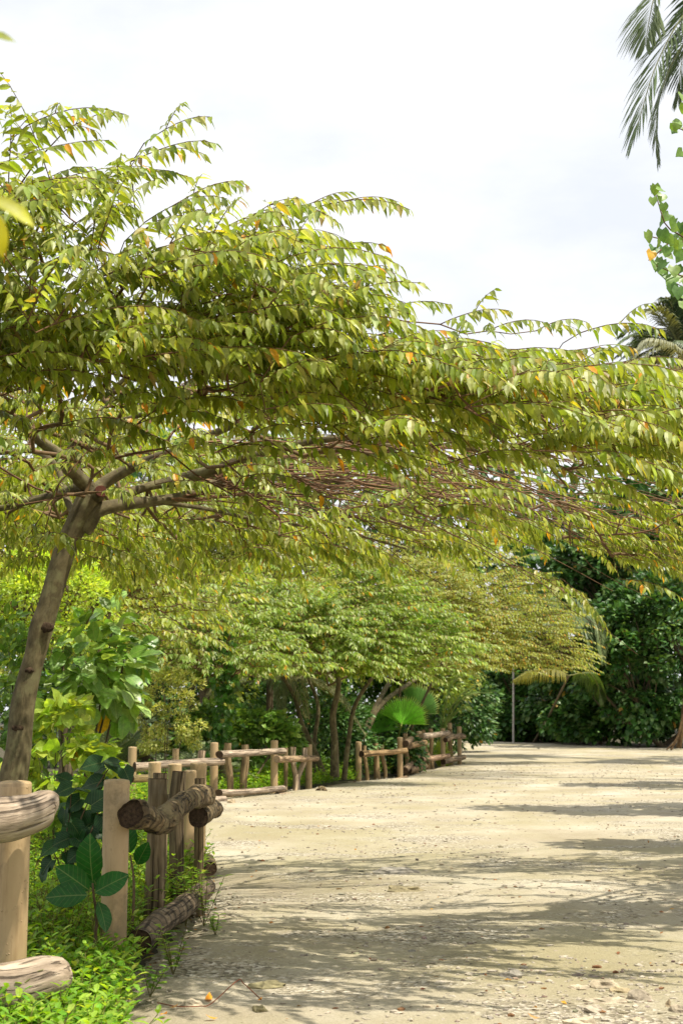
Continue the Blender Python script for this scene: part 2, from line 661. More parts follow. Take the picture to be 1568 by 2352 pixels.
def soil_mat():
    m, N, L, out = new_mat("dark_soil")
    g = N.new("ShaderNodeNewGeometry")
    n1 = noise_node(N, L, g.outputs["Position"], 5, 8, 0.7)
    r = ramp(N, [(0.3, (0.03, 0.025, 0.014)), (0.55, (0.07, 0.06, 0.03)), (0.75, (0.10, 0.11, 0.04))])
    L.new(n1.outputs["Fac"], r.inputs["Fac"])
    p = N.new("ShaderNodeBsdfPrincipled")
    L.new(r.outputs["Color"], p.inputs["Base Color"])
    p.inputs["Roughness"].default_value = 1
    b = N.new("ShaderNodeBump")
    b.inputs["Distance"].default_value = 0.05
    L.new(n1.outputs["Fac"], b.inputs["Height"])
    L.new(b.outputs["Normal"], p.inputs["Normal"])
    L.new(p.outputs["BSDF"], out.inputs["Surface"])
    return m


def plain_mat(name, c, rough=0.8, ns=20, var=0.3, metal=0.0, attr=False, bump=0.3):
    m, N, L, out = new_mat(name)
    g = N.new("ShaderNodeNewGeometry")
    n1 = noise_node(N, L, g.outputs["Position"], ns, 6, 0.65)
    r = ramp(N, [(0.3, tuple(x * (1 - var) for x in c)), (0.7, tuple(x * (1 + var) for x in c))])
    L.new(n1.outputs["Fac"], r.inputs["Fac"])
    cc = r.outputs["Color"]
    if attr:
        ca = N.new("ShaderNodeAttribute")
        ca.attribute_name = "col"
        cc = mixc(N, L, 'MULTIPLY', 1.0, cc, ca.outputs["Color"])
    p = N.new("ShaderNodeBsdfPrincipled")
    L.new(cc, p.inputs["Base Color"])
    p.inputs["Roughness"].default_value = rough
    p.inputs["Metallic"].default_value = metal
    p.inputs["Specular IOR Level"].default_value = 0.2
    b = N.new("ShaderNodeBump")
    b.inputs["Strength"].default_value = bump
    b.inputs["Distance"].default_value = 0.01
    L.new(n1.outputs["Fac"], b.inputs["Height"])
    L.new(b.outputs["Normal"], p.inputs["Normal"])
    L.new(p.outputs["BSDF"], out.inputs["Surface"])
    return m


M_LEAF = leaf_mat("cherry_leaf", trans=0.5, rough=0.42, tint=(1.3, 1.25, 0.45))
M_LEAF_FAR = leaf_mat("broad_leaf", trans=0.35, rough=0.42)
M_LEAF_GLOSS = leaf_mat("glossy_leaf", trans=0.30, rough=0.36, spec=0.45, veins=0.45)
M_LEAF_DARK = leaf_mat("dark_veined_leaf", trans=0.16, rough=0.42, spec=0.22, veins=0.22)
M_LEAF_SHADE = leaf_mat("hedge_leaf", trans=0.25, rough=0.42, spec=0.35)
M_LEAF_BRIGHT = leaf_mat("thin_bright_leaf", trans=0.5, rough=0.5)
M_FROND = leaf_mat("palm_leaflet", trans=0.25, rough=0.45, spec=0.3)
M_TRUNK = bark_mat("cherry_bark", (0.06, 0.048, 0.024), (0.12, 0.097, 0.05), (0.22, 0.185, 0.10), 16, 9, 0.35, cracks=0.12, lichen=(0.18, 0.165, 0.08))
M_TWIG = plain_mat("reddish_twig", (0.14, 0.075, 0.038), 0.75, 25, 0.4, bump=0.2, attr=True)
M_STEM = plain_mat("dark_stem", (0.11, 0.085, 0.05), 0.9, 25, 0.4, bump=0.3, attr=True)
M_POST = painted_post_mat()
M_LOG_PALE = bark_mat("weathered_grey_wood", (0.12, 0.09, 0.06), (0.36, 0.285, 0.215), (0.56, 0.475, 0.375), 30, 4.0, 1.0, cracks=0.75)
M_LOG_DARK = bark_mat("rotting_dark_log", (0.035, 0.025, 0.015), (0.14, 0.10, 0.055), (0.34, 0.26, 0.16), 18, 14, 1.0, lichen=(0.24, 0.19, 0.10), rings=True)
M_LOG_BROWN = bark_mat("brown_barked_log", (0.08, 0.062, 0.042), (0.19, 0.145, 0.10), (0.34, 0.275, 0.20), 26, 7, 0.8, rings=True)
M_PICKET = bark_mat("split_picket_wood", (0.07, 0.052, 0.028), (0.22, 0.165, 0.095), (0.36, 0.29, 0.185), 36, 2.2, 0.8)
M_END = plain_mat("end_grain", (0.055, 0.035, 0.02), 0.95, 60, 0.6, bump=0.9)
M_END_PALE = plain_mat("pale_end_grain", (0.27, 0.20, 0.13), 0.95, 60, 0.5, bump=0.7)
M_SAND = sand_mat()
M_SOIL = soil_mat()
M_ROCK = plain_mat("coral_rock", (0.42, 0.37, 0.29), 0.95, 16, 0.5, attr=True, bump=0.9)
M_FLOWER = plain_mat("white_petal", (0.8, 0.8, 0.72), 0.6, 10, 0.05)
M_YFLOWER = plain_mat("yellow_petal", (0.8, 0.5, 0.03), 0.6, 10, 0.1)
M_METAL = plain_mat("rusty_galvanised_pole", (0.36, 0.34, 0.32), 0.6, 4, 0.35, metal=0.3)
M_LITTER = leaf_mat("dry_leaf", trans=0.15, rough=0.7, spec=0.2)

# ------------------------------------------------------------------ ground and path
def left_edge(y):
    ys = [0, 5, 6.6, 8.2, 9.5, 11.4, 13, 14.5, 17, 20, 24, 26, 28.3, 31, 34.5, 37, 41, 44, 45, 47, 52, 66, 78]
    xs = [-.2, -.6, -.98, -1.16, -1.16, -1.12, -1.15, -1.4, -2.5, -3.8, -3.9, -2.9, -1.6, -.7, .35, 1.55, 2.3, 3.25, 3.85, 4.1, 3.6, -2, -14]
    return np.interp(y, ys, xs)


def right_edge(y):
    return np.interp(y, [0, 40, 55, 60, 66, 72, 78], [16, 17, 15.4, 14.4, 10.5, 7.0, 4.0])


def fbm(x, y, s, seed=0.0, o=4):
    return noise.fractal(Vector((x * s + seed, y * s, seed)), 0.8, 2.1, o)


g = Geo()
ys = np.concatenate([np.arange(-30, 4, 2.0), 4 * (1.02 ** np.arange(0, 150)), [95, 120, 160, 250, 400, 700]])
ys = np.unique(ys)
xs = np.array([-500, -200, -90, -50, -30, -20, -14, -10, -7, -5, -4, -3, -2, -1, 0, 2, 5, 9, 14, 20, 30, 50, 90, 200, 500.0])
XX, YY = np.meshgrid(xs, ys)
ZZ = ground(YY) - 0.05
idx = np.arange(XX.size).reshape(XX.shape)
f = np.stack([idx[:-1, :-1], idx[:-1, 1:], idx[1:, 1:], idx[1:, :-1]], -1).reshape(-1, 4)
g.add(np.stack([XX, YY, ZZ], -1).reshape(-1, 3), f4=f, smooth=True)
gr = g.build("ground", M_SOIL, kind='structure')
tag(gr, "dark soil under the plants beside the path")

g = Geo()
rows = np.concatenate([np.arange(0, 5, 0.5), 5 * (1.0085 ** np.arange(0, 325))])
rows = rows[rows < 78]
cols = np.concatenate([np.linspace(0, 0.08, 10), np.linspace(0.1, 1, 120)])
V = np.zeros((len(rows), len(cols), 3))
for i, y in enumerate(rows):
    xl = float(left_edge(y)) - 0.12 + 0.12 * fbm(3.1, y, 1.3, 5)
    xr = float(right_edge(y)) + 0.3 * fbm(7.7, y, 0.6, 9)
    for j, s in enumerate(cols):
        x = xl + (xr - xl) * s
        edge = min(s / 0.02, (1 - s) / 0.03, 1.0)
        h = 0.018 * fbm(x, y, 0.9, 2) + (0.010 * fbm(x, y, 6.0, 4, 3) if y < 26 else 0)
        V[i, j] = (x, y, gz(y) + 0.004 + h - 0.07 * (1 - edge))
idx = np.arange(V.shape[0] * V.shape[1]).reshape(V.shape[:2])
f = np.stack([idx[:-1, :-1], idx[:-1, 1:], idx[1:, 1:], idx[1:, :-1]], -1).reshape(-1, 4)
g.add(V.reshape(-1, 3), f4=f, smooth=True)
path = g.build("path", M_SAND, kind='structure')
tag(path, "broad pale coral sand path curving away to the left")


def path_h(x, y):
    return gz(y) + 0.004 + 0.018 * fbm(x, y, 0.9, 2) + (0.010 * fbm(x, y, 6.0, 4, 3) if y < 26 else 0)


# stones: irregular low-poly lumps
def ico_like(n_lat, n_lon):
    V, F = [(0, 0, 1)], []
    for i in range(1, n_lat):
        th = math.pi * i / n_lat
        for j in range(n_lon):
            a = 2 * math.pi * j / n_lon
            V.append((math.sin(th) * math.cos(a), math.sin(th) * math.sin(a), math.cos(th)))
    V.append((0, 0, -1))
    for j in range(n_lon):
        F.append((0, 1 + j, 1 + (j + 1) % n_lon))
    for i in range(n_lat - 2):
        for j in range(n_lon):
            a, b = 1 + i * n_lon + j, 1 + i * n_lon + (j + 1) % n_lon
            c, d = a + n_lon, b + n_lon
            F += [(a, c, d), (a, d, b)]
    l = len(V) - 1
    o = 1 + (n_lat - 2) * n_lon
    for j in range(n_lon):
        F.append((o + (j + 1) % n_lon, o + j, l))
    return np.array(V), np.array(F)


IV, IF = ico_like(3, 5)
IV2, IF2 = ico_like(8, 14)


def scatter_pebbles():
    g = Geo()
    n = 15000
    Y = 5.6 + 40 * rng.random(n) ** 2.3
    xl = left_edge(Y)
    X = xl + (np.minimum(right_edge(Y), 0.26 * Y + 0.4) - xl) * rng.random(n)
    keep = []
    for x, y in zip(X, Y):
        d = fbm(x, y, 0.55, 31, 4) * 0.5 + 0.45
        if y < 8.2 and x > 0.7:
            d += 0.35
        keep.append(rng.random() < np.clip((d - 0.25) * 1.6, 0.06, 1))
    X, Y = X[keep], Y[keep]
    n = len(X)
    S = 0.004 + 0.012 * rng.random(n) ** 3 + 0.0003 * Y
    V = IV[None] * (1 + rng.normal(0, 0.22, (n, len(IV), 1)))
    sc = np.stack([S * rng.uniform(0.9, 2.0, n), S * rng.uniform(0.8, 1.5, n), S * rng.uniform(0.45, 0.9, n)], -1)
    V = V * sc[:, None, :]
    Z = np.array([path_h(x, y) for x, y in zip(X, Y)])
    V += np.stack([X, Y, Z], -1)[:, None, :]
    C = palette([(1.55, 1.55, 1.5), (1.0, .98, .9), (.55, .53, .5), (.5, .3, .18)], [5, 4, 2.4, .5], n)
    F = IF[None] + (np.arange(n) * len(IV))[:, None, None]
    g.add(V.reshape(-1, 3), f3=F.reshape(-1, 3), col=np.repeat(C, len(IV), 0))
    o = g.build("gravel", M_ROCK, kind='stuff')
    tag(o, "small coral chips and gravel scattered over the path", "gravel")


scatter_pebbles()

ROCKS = [  # px, py, width px, height px, tint, label
    (1175, 2242, 62, 22, (.55, .57, .6), "flat grey rock set in the shaded sand, left of the pale rock cluster"),
    (1390, 2262, 62, 26, (.95, .9, .8), "pale knobbly rock at the far end of the rock cluster by the right edge"),
    (1470, 2285, 60, 26, (.75, .72, .68), "dark grey humped rock at the right of the rock cluster"),
    (1335, 2268, 54, 15, (1.1, 1.05, .95), "white sloping rock at the left of the rock cluster"),
    (1425, 2275, 46, 14, (.85, .78, .6), "brownish flat rock in the middle of the rock cluster"),
    (1400, 2300, 90, 16, (1.0, .96, .88), "long pale slab of rock below the brownish rock"),
    (1360, 2320, 60, 20, (.9, .88, .85), "grey rock slanting to the left in the rock cluster"),
    (1335, 2350, 70, 24, (1.1, 1.05, .95), "white crumbling rock near the bottom edge of the photo"),
    (1463, 2344, 28, 10, (.9, .85, .75), "small low rock beside the upright stone"),
    (1535, 2304, 14, 22, (.7, .62, .5), "small upright stone standing on end at right"),
    (1567, 2320, 50, 22, (.8, .76, .7), "jagged grey rock at the right edge of the photo"),
    (905, 2002, 100, 16, (.62, .64, .68), "long grey rock lying flat in the middle of the path"),
    (930, 2046, 78, 18, (.55, .53, .4), "low mossy brown rock just nearer than the long grey rock"),
    (532, 1842, 20, 13, (1.1, 1.0, .85), "rounded tan stone at the foot of the far left fence"),
    (615, 2261, 74, 18, (.5, .5, .35), "mossy flat stone by the vine runner near the fence"),
    (595, 2318, 30, 18, (.55, .55, .38), "small mossy stone between the fallen leaves at lower left"),
    (440, 2303, 50, 18, (.95, .92, .85), "pale buried stone at the verge in the lower left"),
]
for px, py, w, h, tint, lab in ROCKS:
    c = on_ground(px, min(py, 2351) + h * 0.3)
    y = c[1]
    sw, sh = w / 2 * y / FPX, h * y / FPX
    tone = np.array(tint)
    V = IV2.copy()
    sd_ = random.random() * 90
    for i in range(len(V)):
        q = Vector(V[i]) * 1.3 + Vector((sd_, 0, 0))
        V[i] *= 1 + 0.55 * noise.noise(q) + 0.25 * noise.noise(q * 3)
    V *= (sw, sw * 0.7, sh * 0.62)
    c3 = np.array([c[0], y + sw * 0.4, path_h(c[0], y) + sh * 0.05])
    g = Geo()
    g.add(V + c3, f3=IF2, col=tone, smooth=False)
    r = thing("rock", lab, "rock", (c3[0], c3[1], gz(y)))
    o = g.mesh("rock", M_ROCK, np.array(r.location))
    bpy.data.objects.remove(r)
    ro = bpy.data.objects.new("rock", o)
    ro.location = (c3[0], c3[1], gz(y))
    COL.objects.link(ro)
    tag(ro, lab, "rock")

# ------------------------------------------------------------------ fences
def post(root, px, top, Y, w, name="post", label=None, lean=0.0, base_dx=0.0, mat=None, rough=0.0):
    """Round post: top centre at pixel (px, top), diameter w metres."""
    t = at(px, top, Y)
    b = np.array([t[0] + base_dx, Y, gz(Y) - 0.12])
    g = Geo()
    P = curve([b, (b + t) / 2 + np.array([lean, 0, 0]), t - np.array([0, 0, 0.02])], 14 if Y < 14 else 5)
    R = np.full(len(P), w / 2)
    sides = 24 if Y < 16 else 12
    tube(g, P, R, sides, cap=False, amp=rough, seed=px * 0.01)
    # slightly domed worn cap
    a = np.arange(sides) * 2 * math.pi / sides
    rings = []
    for k, (rr, hh) in enumerate(((1.0, -0.02), (0.985, -0.006), (0.93, 0.0), (0.6, 0.004), (0.25, 0.006))):
        jz = np.array([0.002 * math.sin(3 * x + px) for x in a]) if k else 0
        rings.append(np.stack([t[0] + np.cos(a) * w / 2 * rr, t[1] + np.sin(a) * w / 2 * rr, np.full(sides, t[2] + hh) + jz], -1))
    RV = np.array(rings)
    idx = np.arange(RV.shape[0] * sides).reshape(RV.shape[0], sides)
    f = np.stack([idx[:-1], np.roll(idx[:-1], -1, 1), np.roll(idx[1:], -1, 1), idx[1:]], -1).reshape(-1, 4)
    tcv = RV.reshape(-1, 3) - t
    g.add(RV.reshape(-1, 3), f4=f, tc=tcv, smooth=False)
    g.add(np.vstack([RV[-1], [t + np.array([0, 0, 0.006])]]), f3=[(i, (i + 1) % sides, sides) for i in range(sides)], tc=np.zeros((sides + 1, 3)))
    o = g.build(name, M_POST if mat is None else mat, root)
    if label:
        o["label"] = label
    return o


def picket(root, px, top, Y, w, base_px=None, bend=0.0, mat=None, label=None, amp=0.22, col=(1, 1, 1)):
    t = at(px, top, Y)
    bx = t[0] if base_px is None else at(base_px, 1700, Y)[0]
    b = np.array([bx, Y, gz(Y) - 0.1])
    g = Geo()
    mid1 = b * 0.65 + t * 0.35 + np.array([bend, 0.01, 0])
    mid2 = b * 0.3 + t * 0.7 - np.array([bend * 0.6, 0.01, 0])
    P = curve([b, mid1, mid2, t], 16 if Y < 16 else 9)
    R = np.full(len(P), w / 2) * (1 + 0.06 * np.sin(np.linspace(0, 7, len(P)) + px))
    tube(g, P, R, 16 if Y < 16 else 9, cap=True, amp=amp, freq=5, seed=px * 0.013, capmat=1, col=col, smooth=True)
    o = g.build("picket", [M_PICKET if mat is None else mat, M_END], root)
    if label:
        o["label"] = label
    return o


def log(root, pts, mat, name="rail", amp=0.16, freq=6, label=None, endmat=None, n=None, cup=0.004, col=(1, 1, 1), flat=1.0, seed=None, sides=None):
    """pts rows: px, py, Y, diameter (m)."""
    q = curve([(*at(a, b, c), d / 2) for a, b, c, d in pts], n or (44 if pts[0][2] < 14 else 14))
    g = Geo()
    tube(g, q[:, :3], q[:, 3], sides or (30 if pts[0][2] < 14 else 12), cap=True, amp=amp, freq=freq, seed=pts[0][0] * 0.017 if seed is None else seed, capmat=1, cup=cup, col=col, flat=flat)
    o = g.build(name, [mat, endmat or M_END], root)
    if label:
        o["label"] = label
    return o


def root_at(name, label, cat, px, Y, group=None):
    p = at(px, 1700, Y)
    return thing(name, label, cat, (p[0], Y, gz(Y)), group)


FG = "rustic log fences along the path"
f1 = root_at("log_fence", "nearest stretch of log fence, cut off by the left edge, with bleached grey rails", "fence", 36, 6.7, FG)
post(f1, 36.5, 1796, 6.72, 0.150)
log(f1, [(-260, 1925, 5.9, .19), (-120, 1902, 6.2, .2), (0, 1885, 6.42, .198), (70, 1869, 6.50, .180), (105, 1853, 6.55, .165), (121, 1857, 6.57, .120)], M_LOG_PALE, amp=0.2, endmat=M_END_PALE, label="thick bleached top rail")
log(f1, [(-300, 2290, 5.7, .2), (-120, 2270, 6.1, .22), (0, 2274, 6.3, .208), (90, 2252, 6.42, .19), (138, 2240, 6.5, .155), (152, 2237, 6.52, .12)], M_LOG_PALE, name="bottom_rail", amp=0.2, endmat=M_END_PALE, label="thick bleached bottom rail")
post(f1, -520, 1800, 5.0, 0.15)

f2 = root_at("log_fence", "near log fence with a crooked dark top rail and dark round end logs", "fence", 269, 8.2, FG)
post(f2, 269, 1792, 8.24, 0.148)
log(f2, [(300, 1870, 8.02, .150), (312, 1870, 8.10, .156), (340, 1880, 8.35, .138), (362, 1890, 8.6, .150), (382, 1877, 8.85, .170), (402, 1856, 9.2, .140), (425, 1842, 9.6, .138), (450, 1831, 10.1, .15), (470, 1827, 10.5, .155), (476, 1828, 10.6, .12)], M_LOG_DARK, amp=0.36, n=70, cup=0.03, label="crooked top rail with a hollow dark end and a knob")
log(f2, [(456, 1876, 10.3, .145), (470, 1868, 11.2, .15), (482, 1862, 12.0, .13), (493, 1858, 12.6, .15), (496, 1858, 12.7, .09)], M_LOG_DARK, amp=0.24, cup=0.012, label="rear top rail with a black sawn end")
log(f2, [(318, 2166, 8.40, .150), (345, 2137, 8.8, .140), (372, 2115, 9.2, .150), (400, 2098, 9.6, .152), (430, 2075, 10.1, .15), (458, 2053, 10.8, .145), (474, 2040, 11.3, .14), (478, 2041, 11.4, .11)], M_LOG_BROWN, name="bottom_rail", amp=0.15, cup=0.015, n=60)
log(f2, [(482, 1996, 12.2, .12), (481, 1985, 13.4, .125), (478, 1975, 14.6, .12)], M_LOG_DARK, name="bottom_rail", amp=0.1, cup=0.01)
picket(f2, 364, 1790, 9.7, .130, base_px=360, label="thick split picket behind the crooked rail")
picket(f2, 369, 1777, 10.5, .11)
picket(f2, 412, 1773, 11.0, .112, base_px=402, bend=0.015, col=(.6, .6, .6), label="dark picket")
picket(f2, 459, 1789, 11.9, .08, col=(.7, .66, .6))
picket(f2, 452, 2080, 10.9, .12, col=(.5, .5, .5))
picket(f2, 388, 1826, 14.4, .09, mat=M_LOG_PALE)
post(f2, 436, 1770, 12.5, 0.118)
post(f2, 456, 1753, 13.25, 0.150)
post(f2, 402, 1755, 15.7, 0.15)
post(f2, 356, 1751, 17.2, 0.15)

f3 = root_at("log_fence", "far log fence with pale rails and thin pickets, left of the gap", "fence", 492, 26.8, FG)
for px, top, Y, w in ((305, 1716, 25.8, .15), (492.5, 1706, 26.9, .15), (630, 1701, 29, .15), (709, 1710, 31.3, .145)):
    post(f3, px, top, Y, w)
for px, top, Y, w, bp, bd in ((404, 1720, 26.2, .11, 404, 0), (464, 1724, 26.4, .14, 462, .02), (524, 1707, 27.4, .14, 528, .03), (563, 1711, 28.0, .15, 561, -.02),
                              (657, 1718, 30.0, .09, 656, 0), (673, 1716, 30.3, .12, 677, .03), (216, 1736, 23.5, .21, 216, 0), (268, 1753, 23.2, .12, 266, 0), (289, 1753, 23.4, .14, 289, 0)):
    picket(f3, px, top, Y, w, base_px=bp, bend=bd, mat=M_LOG_PALE if px in (216, 289, 673, 464) else M_PICKET, col=(1.25, 1.2, 1.1) if px > 400 else (1, 1, 1))
picket(f3, 700, 1718, 30.6, .12, base_px=684, bend=-.05, mat=M_LOG_PALE, amp=.4, label="crooked bleached driftwood picket")
log(f3, [(309, 1762, 25.3, .17), (330, 1761, 25.4, .14), (420, 1753, 25.9, .14), (512, 1749, 26.5, .14)], M_LOG_PALE, label="long round rail", endmat=M_END)
log(f3, [(504, 1733, 26.4, .17), (560, 1730, 27.2, .16), (600, 1728, 27.9, .15), (651, 1725, 28.7, .16)], M_LOG_PALE, label="split half-round rail", flat=0.8)
log(f3, [(636, 1744, 28.8, .145), (680, 1743, 30, .13), (727, 1742, 31.2, .125)], M_LOG_PALE, col=(.95, .85, .7), endmat=M_END_PALE)
log(f3, [(303, 1789, 24.3, .13), (345, 1788, 24.6, .13)], M_PICKET, name="plank", flat=1.0, col=(1.1, 1.15, .9))
log(f3, [(503, 1821, 26.2, .16), (560, 1820, 27.0, .15), (600, 1816, 27.6, .15), (650, 1811, 28.4, .15)], M_LOG_PALE, name="bottom_rail", flat=0.8)
log(f3, [(636, 1829, 28.2, .16), (690, 1828, 28.9, .13), (729, 1822, 29.8, .13)], M_LOG_PALE, name="bottom_rail", col=(.8, .75, .65))
log(f3, [(430, 1846, 25.0, .16), (485, 1841, 25.4, .16), (516, 1838, 25.7, .15)], M_LOG_PALE, name="bottom_rail")
stump = Geo()
q = curve([(*at(730, 1818, 29.6), .06), (*at(740, 1812, 29.8), .07), (*at(750, 1826, 29.4), .055)], 10)
tube(stump, q[:, :3], q[:, 3], 10, amp=.25, capmat=1)
so = stump.build("log", [M_LOG_DARK, M_END])
tag(so, "short curled dark log lying in the gap between the two far fences", "log")

f4 = root_at("log_fence", "farthest log fence following the path out of sight, right of the gap", "fence", 918, 37, FG)
for px, top, Y, w in ((823, 1704, 35, .145), (918, 1694, 36.8, .145), (962, 1680, 41, .14), (1016, 1673, 44, .14), (1032, 1661, 46.4, .14), (1054, 1669, 45, .14)):
    post(f4, px, top, Y, w)
for px, top, Y, w, bp, bd in ((836, 1713, 35.4, .10, 843, .02), (861, 1708, 35.9, .15, 866, 0), (876, 1711, 36.3, .11, 884, .03), (930, 1685, 38.2, .13, 934, .03),
                              (941, 1690, 38.8, .07, 942, 0), (947, 1692, 39.2, .07, 948, .02), (953, 1690, 39.7, .07, 954, 0), (958, 1689, 40.2, .08, 958, .02),
                              (972, 1677, 41.8, .12, 981, .06), (988, 1674, 42.4, .13, 992, -.02), (1032, 1675, 45.3, .15, 1034, .02), (1021, 1680, 45.6, .10, 1022, 0)):
    picket(f4, px, top, Y, w, base_px=bp, bend=bd, col=(1.5, 1.4, 1.25))
log(f4, [(830, 1732, 34.6, .16), (880, 1729, 35.6, .13), (932, 1724, 36.3, .14)], M_PICKET, col=(1.7, 1.5, 1.3))
log(f4, [(931, 1708, 36.4, .17), (944, 1697, 38.4, .15)], M_LOG_BROWN, col=(1.4, 1.3, 1.2))
log(f4, [(940, 1713, 37.6, .17), (976, 1706, 39.8, .15)], M_PICKET, col=(1.8, 1.6, 1.4), endmat=M_END_PALE)
log(f4, [(967, 1692, 40.4, .18), (1000, 1688, 42, .16), (1029, 1684, 43.3, .16)], M_LOG_PALE, endmat=M_END_PALE)
log(f4, [(1022, 1700, 43.3, .15), (1034, 1692, 43.9, .20), (1045, 1692, 44.3, .15), (1056, 1690, 44.7, .18), (1065, 1692, 44.9, .15)], M_LOG_PALE, col=(.85, .8, .72))
log(f4, [(862, 1799, 35, .15), (900, 1796, 35.6, .15), (932, 1788, 36.4, .15)], M_LOG_BROWN, name="bottom_rail", col=(1.5, 1.4, 1.3))
log(f4, [(749, 1812, 32.2, .14), (800, 1806, 33.6, .14), (862, 1799, 34.9, .14)], M_LOG_BROWN, name="bottom_rail", col=(1.3, 1.2, 1.1))
log(f4, [(929, 1770, 36.9, .18), (944, 1754, 38.6, .15)], M_LOG_BROWN, name="bottom_rail", col=(1.3, 1.2, 1.1))
log(f4, [(939, 1770, 37.8, .17), (977, 1760, 39.9, .15)], M_LOG_BROWN, name="bottom_rail", col=(1.5, 1.35, 1.15))
log(f4, [(967, 1745, 40.6, .17), (1000, 1741, 42, .16), (1029, 1736, 43.2, .15)], M_LOG_PALE, name="bottom_rail", col=(.85, .72, .62))
log(f4, [(1017, 1750, 43.2, .17), (1040, 1744, 44, .18), (1065, 1739, 44.8, .16)], M_LOG_PALE, name="bottom_rail", col=(.8, .75, .65))

# ------------------------------------------------------------------ cherry trees with layered sprays
C_MUNT = [(0.16, 0.22, 0.022), (0.24, 0.30, 0.032), (0.34, 0.40, 0.06), (0.46, 0.50, 0.19), (0.72, 0.34, 0.02), (0.46, 0.38, 0.04), (0.30, 0.20, 0.05)]
W_MUNT = [2.4, 4, 3.4, 2.8, 0.16, 0.35, 0.08]


def bez(p0, p1, p2, p3, n):
    t = np.linspace(0, 1, n)[:, None]
    return (1 - t) ** 3 * p0 + 3 * (1 - t) ** 2 * t * p1 + 3 * (1 - t) * t * t * p2 + t ** 3 * p3


def spray(p0, d0, L, droop, r, step=0.045, leaf=0.115, twist=0.0):
    """One leafy twig. Returns centre line, leaf positions, directions, normals, sizes."""
    d0 = unit(d0)
    n = max(6, int(L / 0.12))
    P = [np.array(p0, float)]
    d = d0.copy()
    for i in range(n):
        d = unit(d + np.array([0, 0, -droop / n]) * (0.4 + 1.6 * i / n) + r.normal(0, 0.02, 3))
        P.append(P[-1] + d * L / n)
    P = np.array(P)
    m = int(L / step)
    s = np.linspace(0.12, 1.0, m) * n
    i0 = np.minimum(s.astype(int), n - 1)
    fr = (s - i0)[:, None]
    pos = P[i0] * (1 - fr) + P[i0 + 1] * fr
    T = unit(P[i0 + 1] - P[i0])
    S = unit(np.cross(T, [0, 0, 1.0]))
    U = np.cross(S, T)
    side = np.where(np.arange(m) % 2 == 0, 1.0, -1.0)[:, None]
    fwd = 0.50 + 0.25 * r.random((m, 1)) + (s / n)[:, None] ** 3 * 0.9
    down = 0.30 + 0.85 * r.random((m, 1))
    yd = unit(side * S * (0.75 + 0.2 * r.random((m, 1))) + T * fwd + np.array([0, 0, -1.0]) * down + r.normal(0, 0.2, (m, 3)))
    zd = unit(U * 0.9 + side * S * 0.55 + T * 0.15 + r.normal(0, 0.28, (m, 3)))
    sz = leaf * (0.72 + 0.4 * np.sin(np.clip(s / n, 0, 1) * math.pi * 0.85 + 0.25)) * r.uniform(0.8, 1.15, m)
    return P, pos, yd, zd, sz


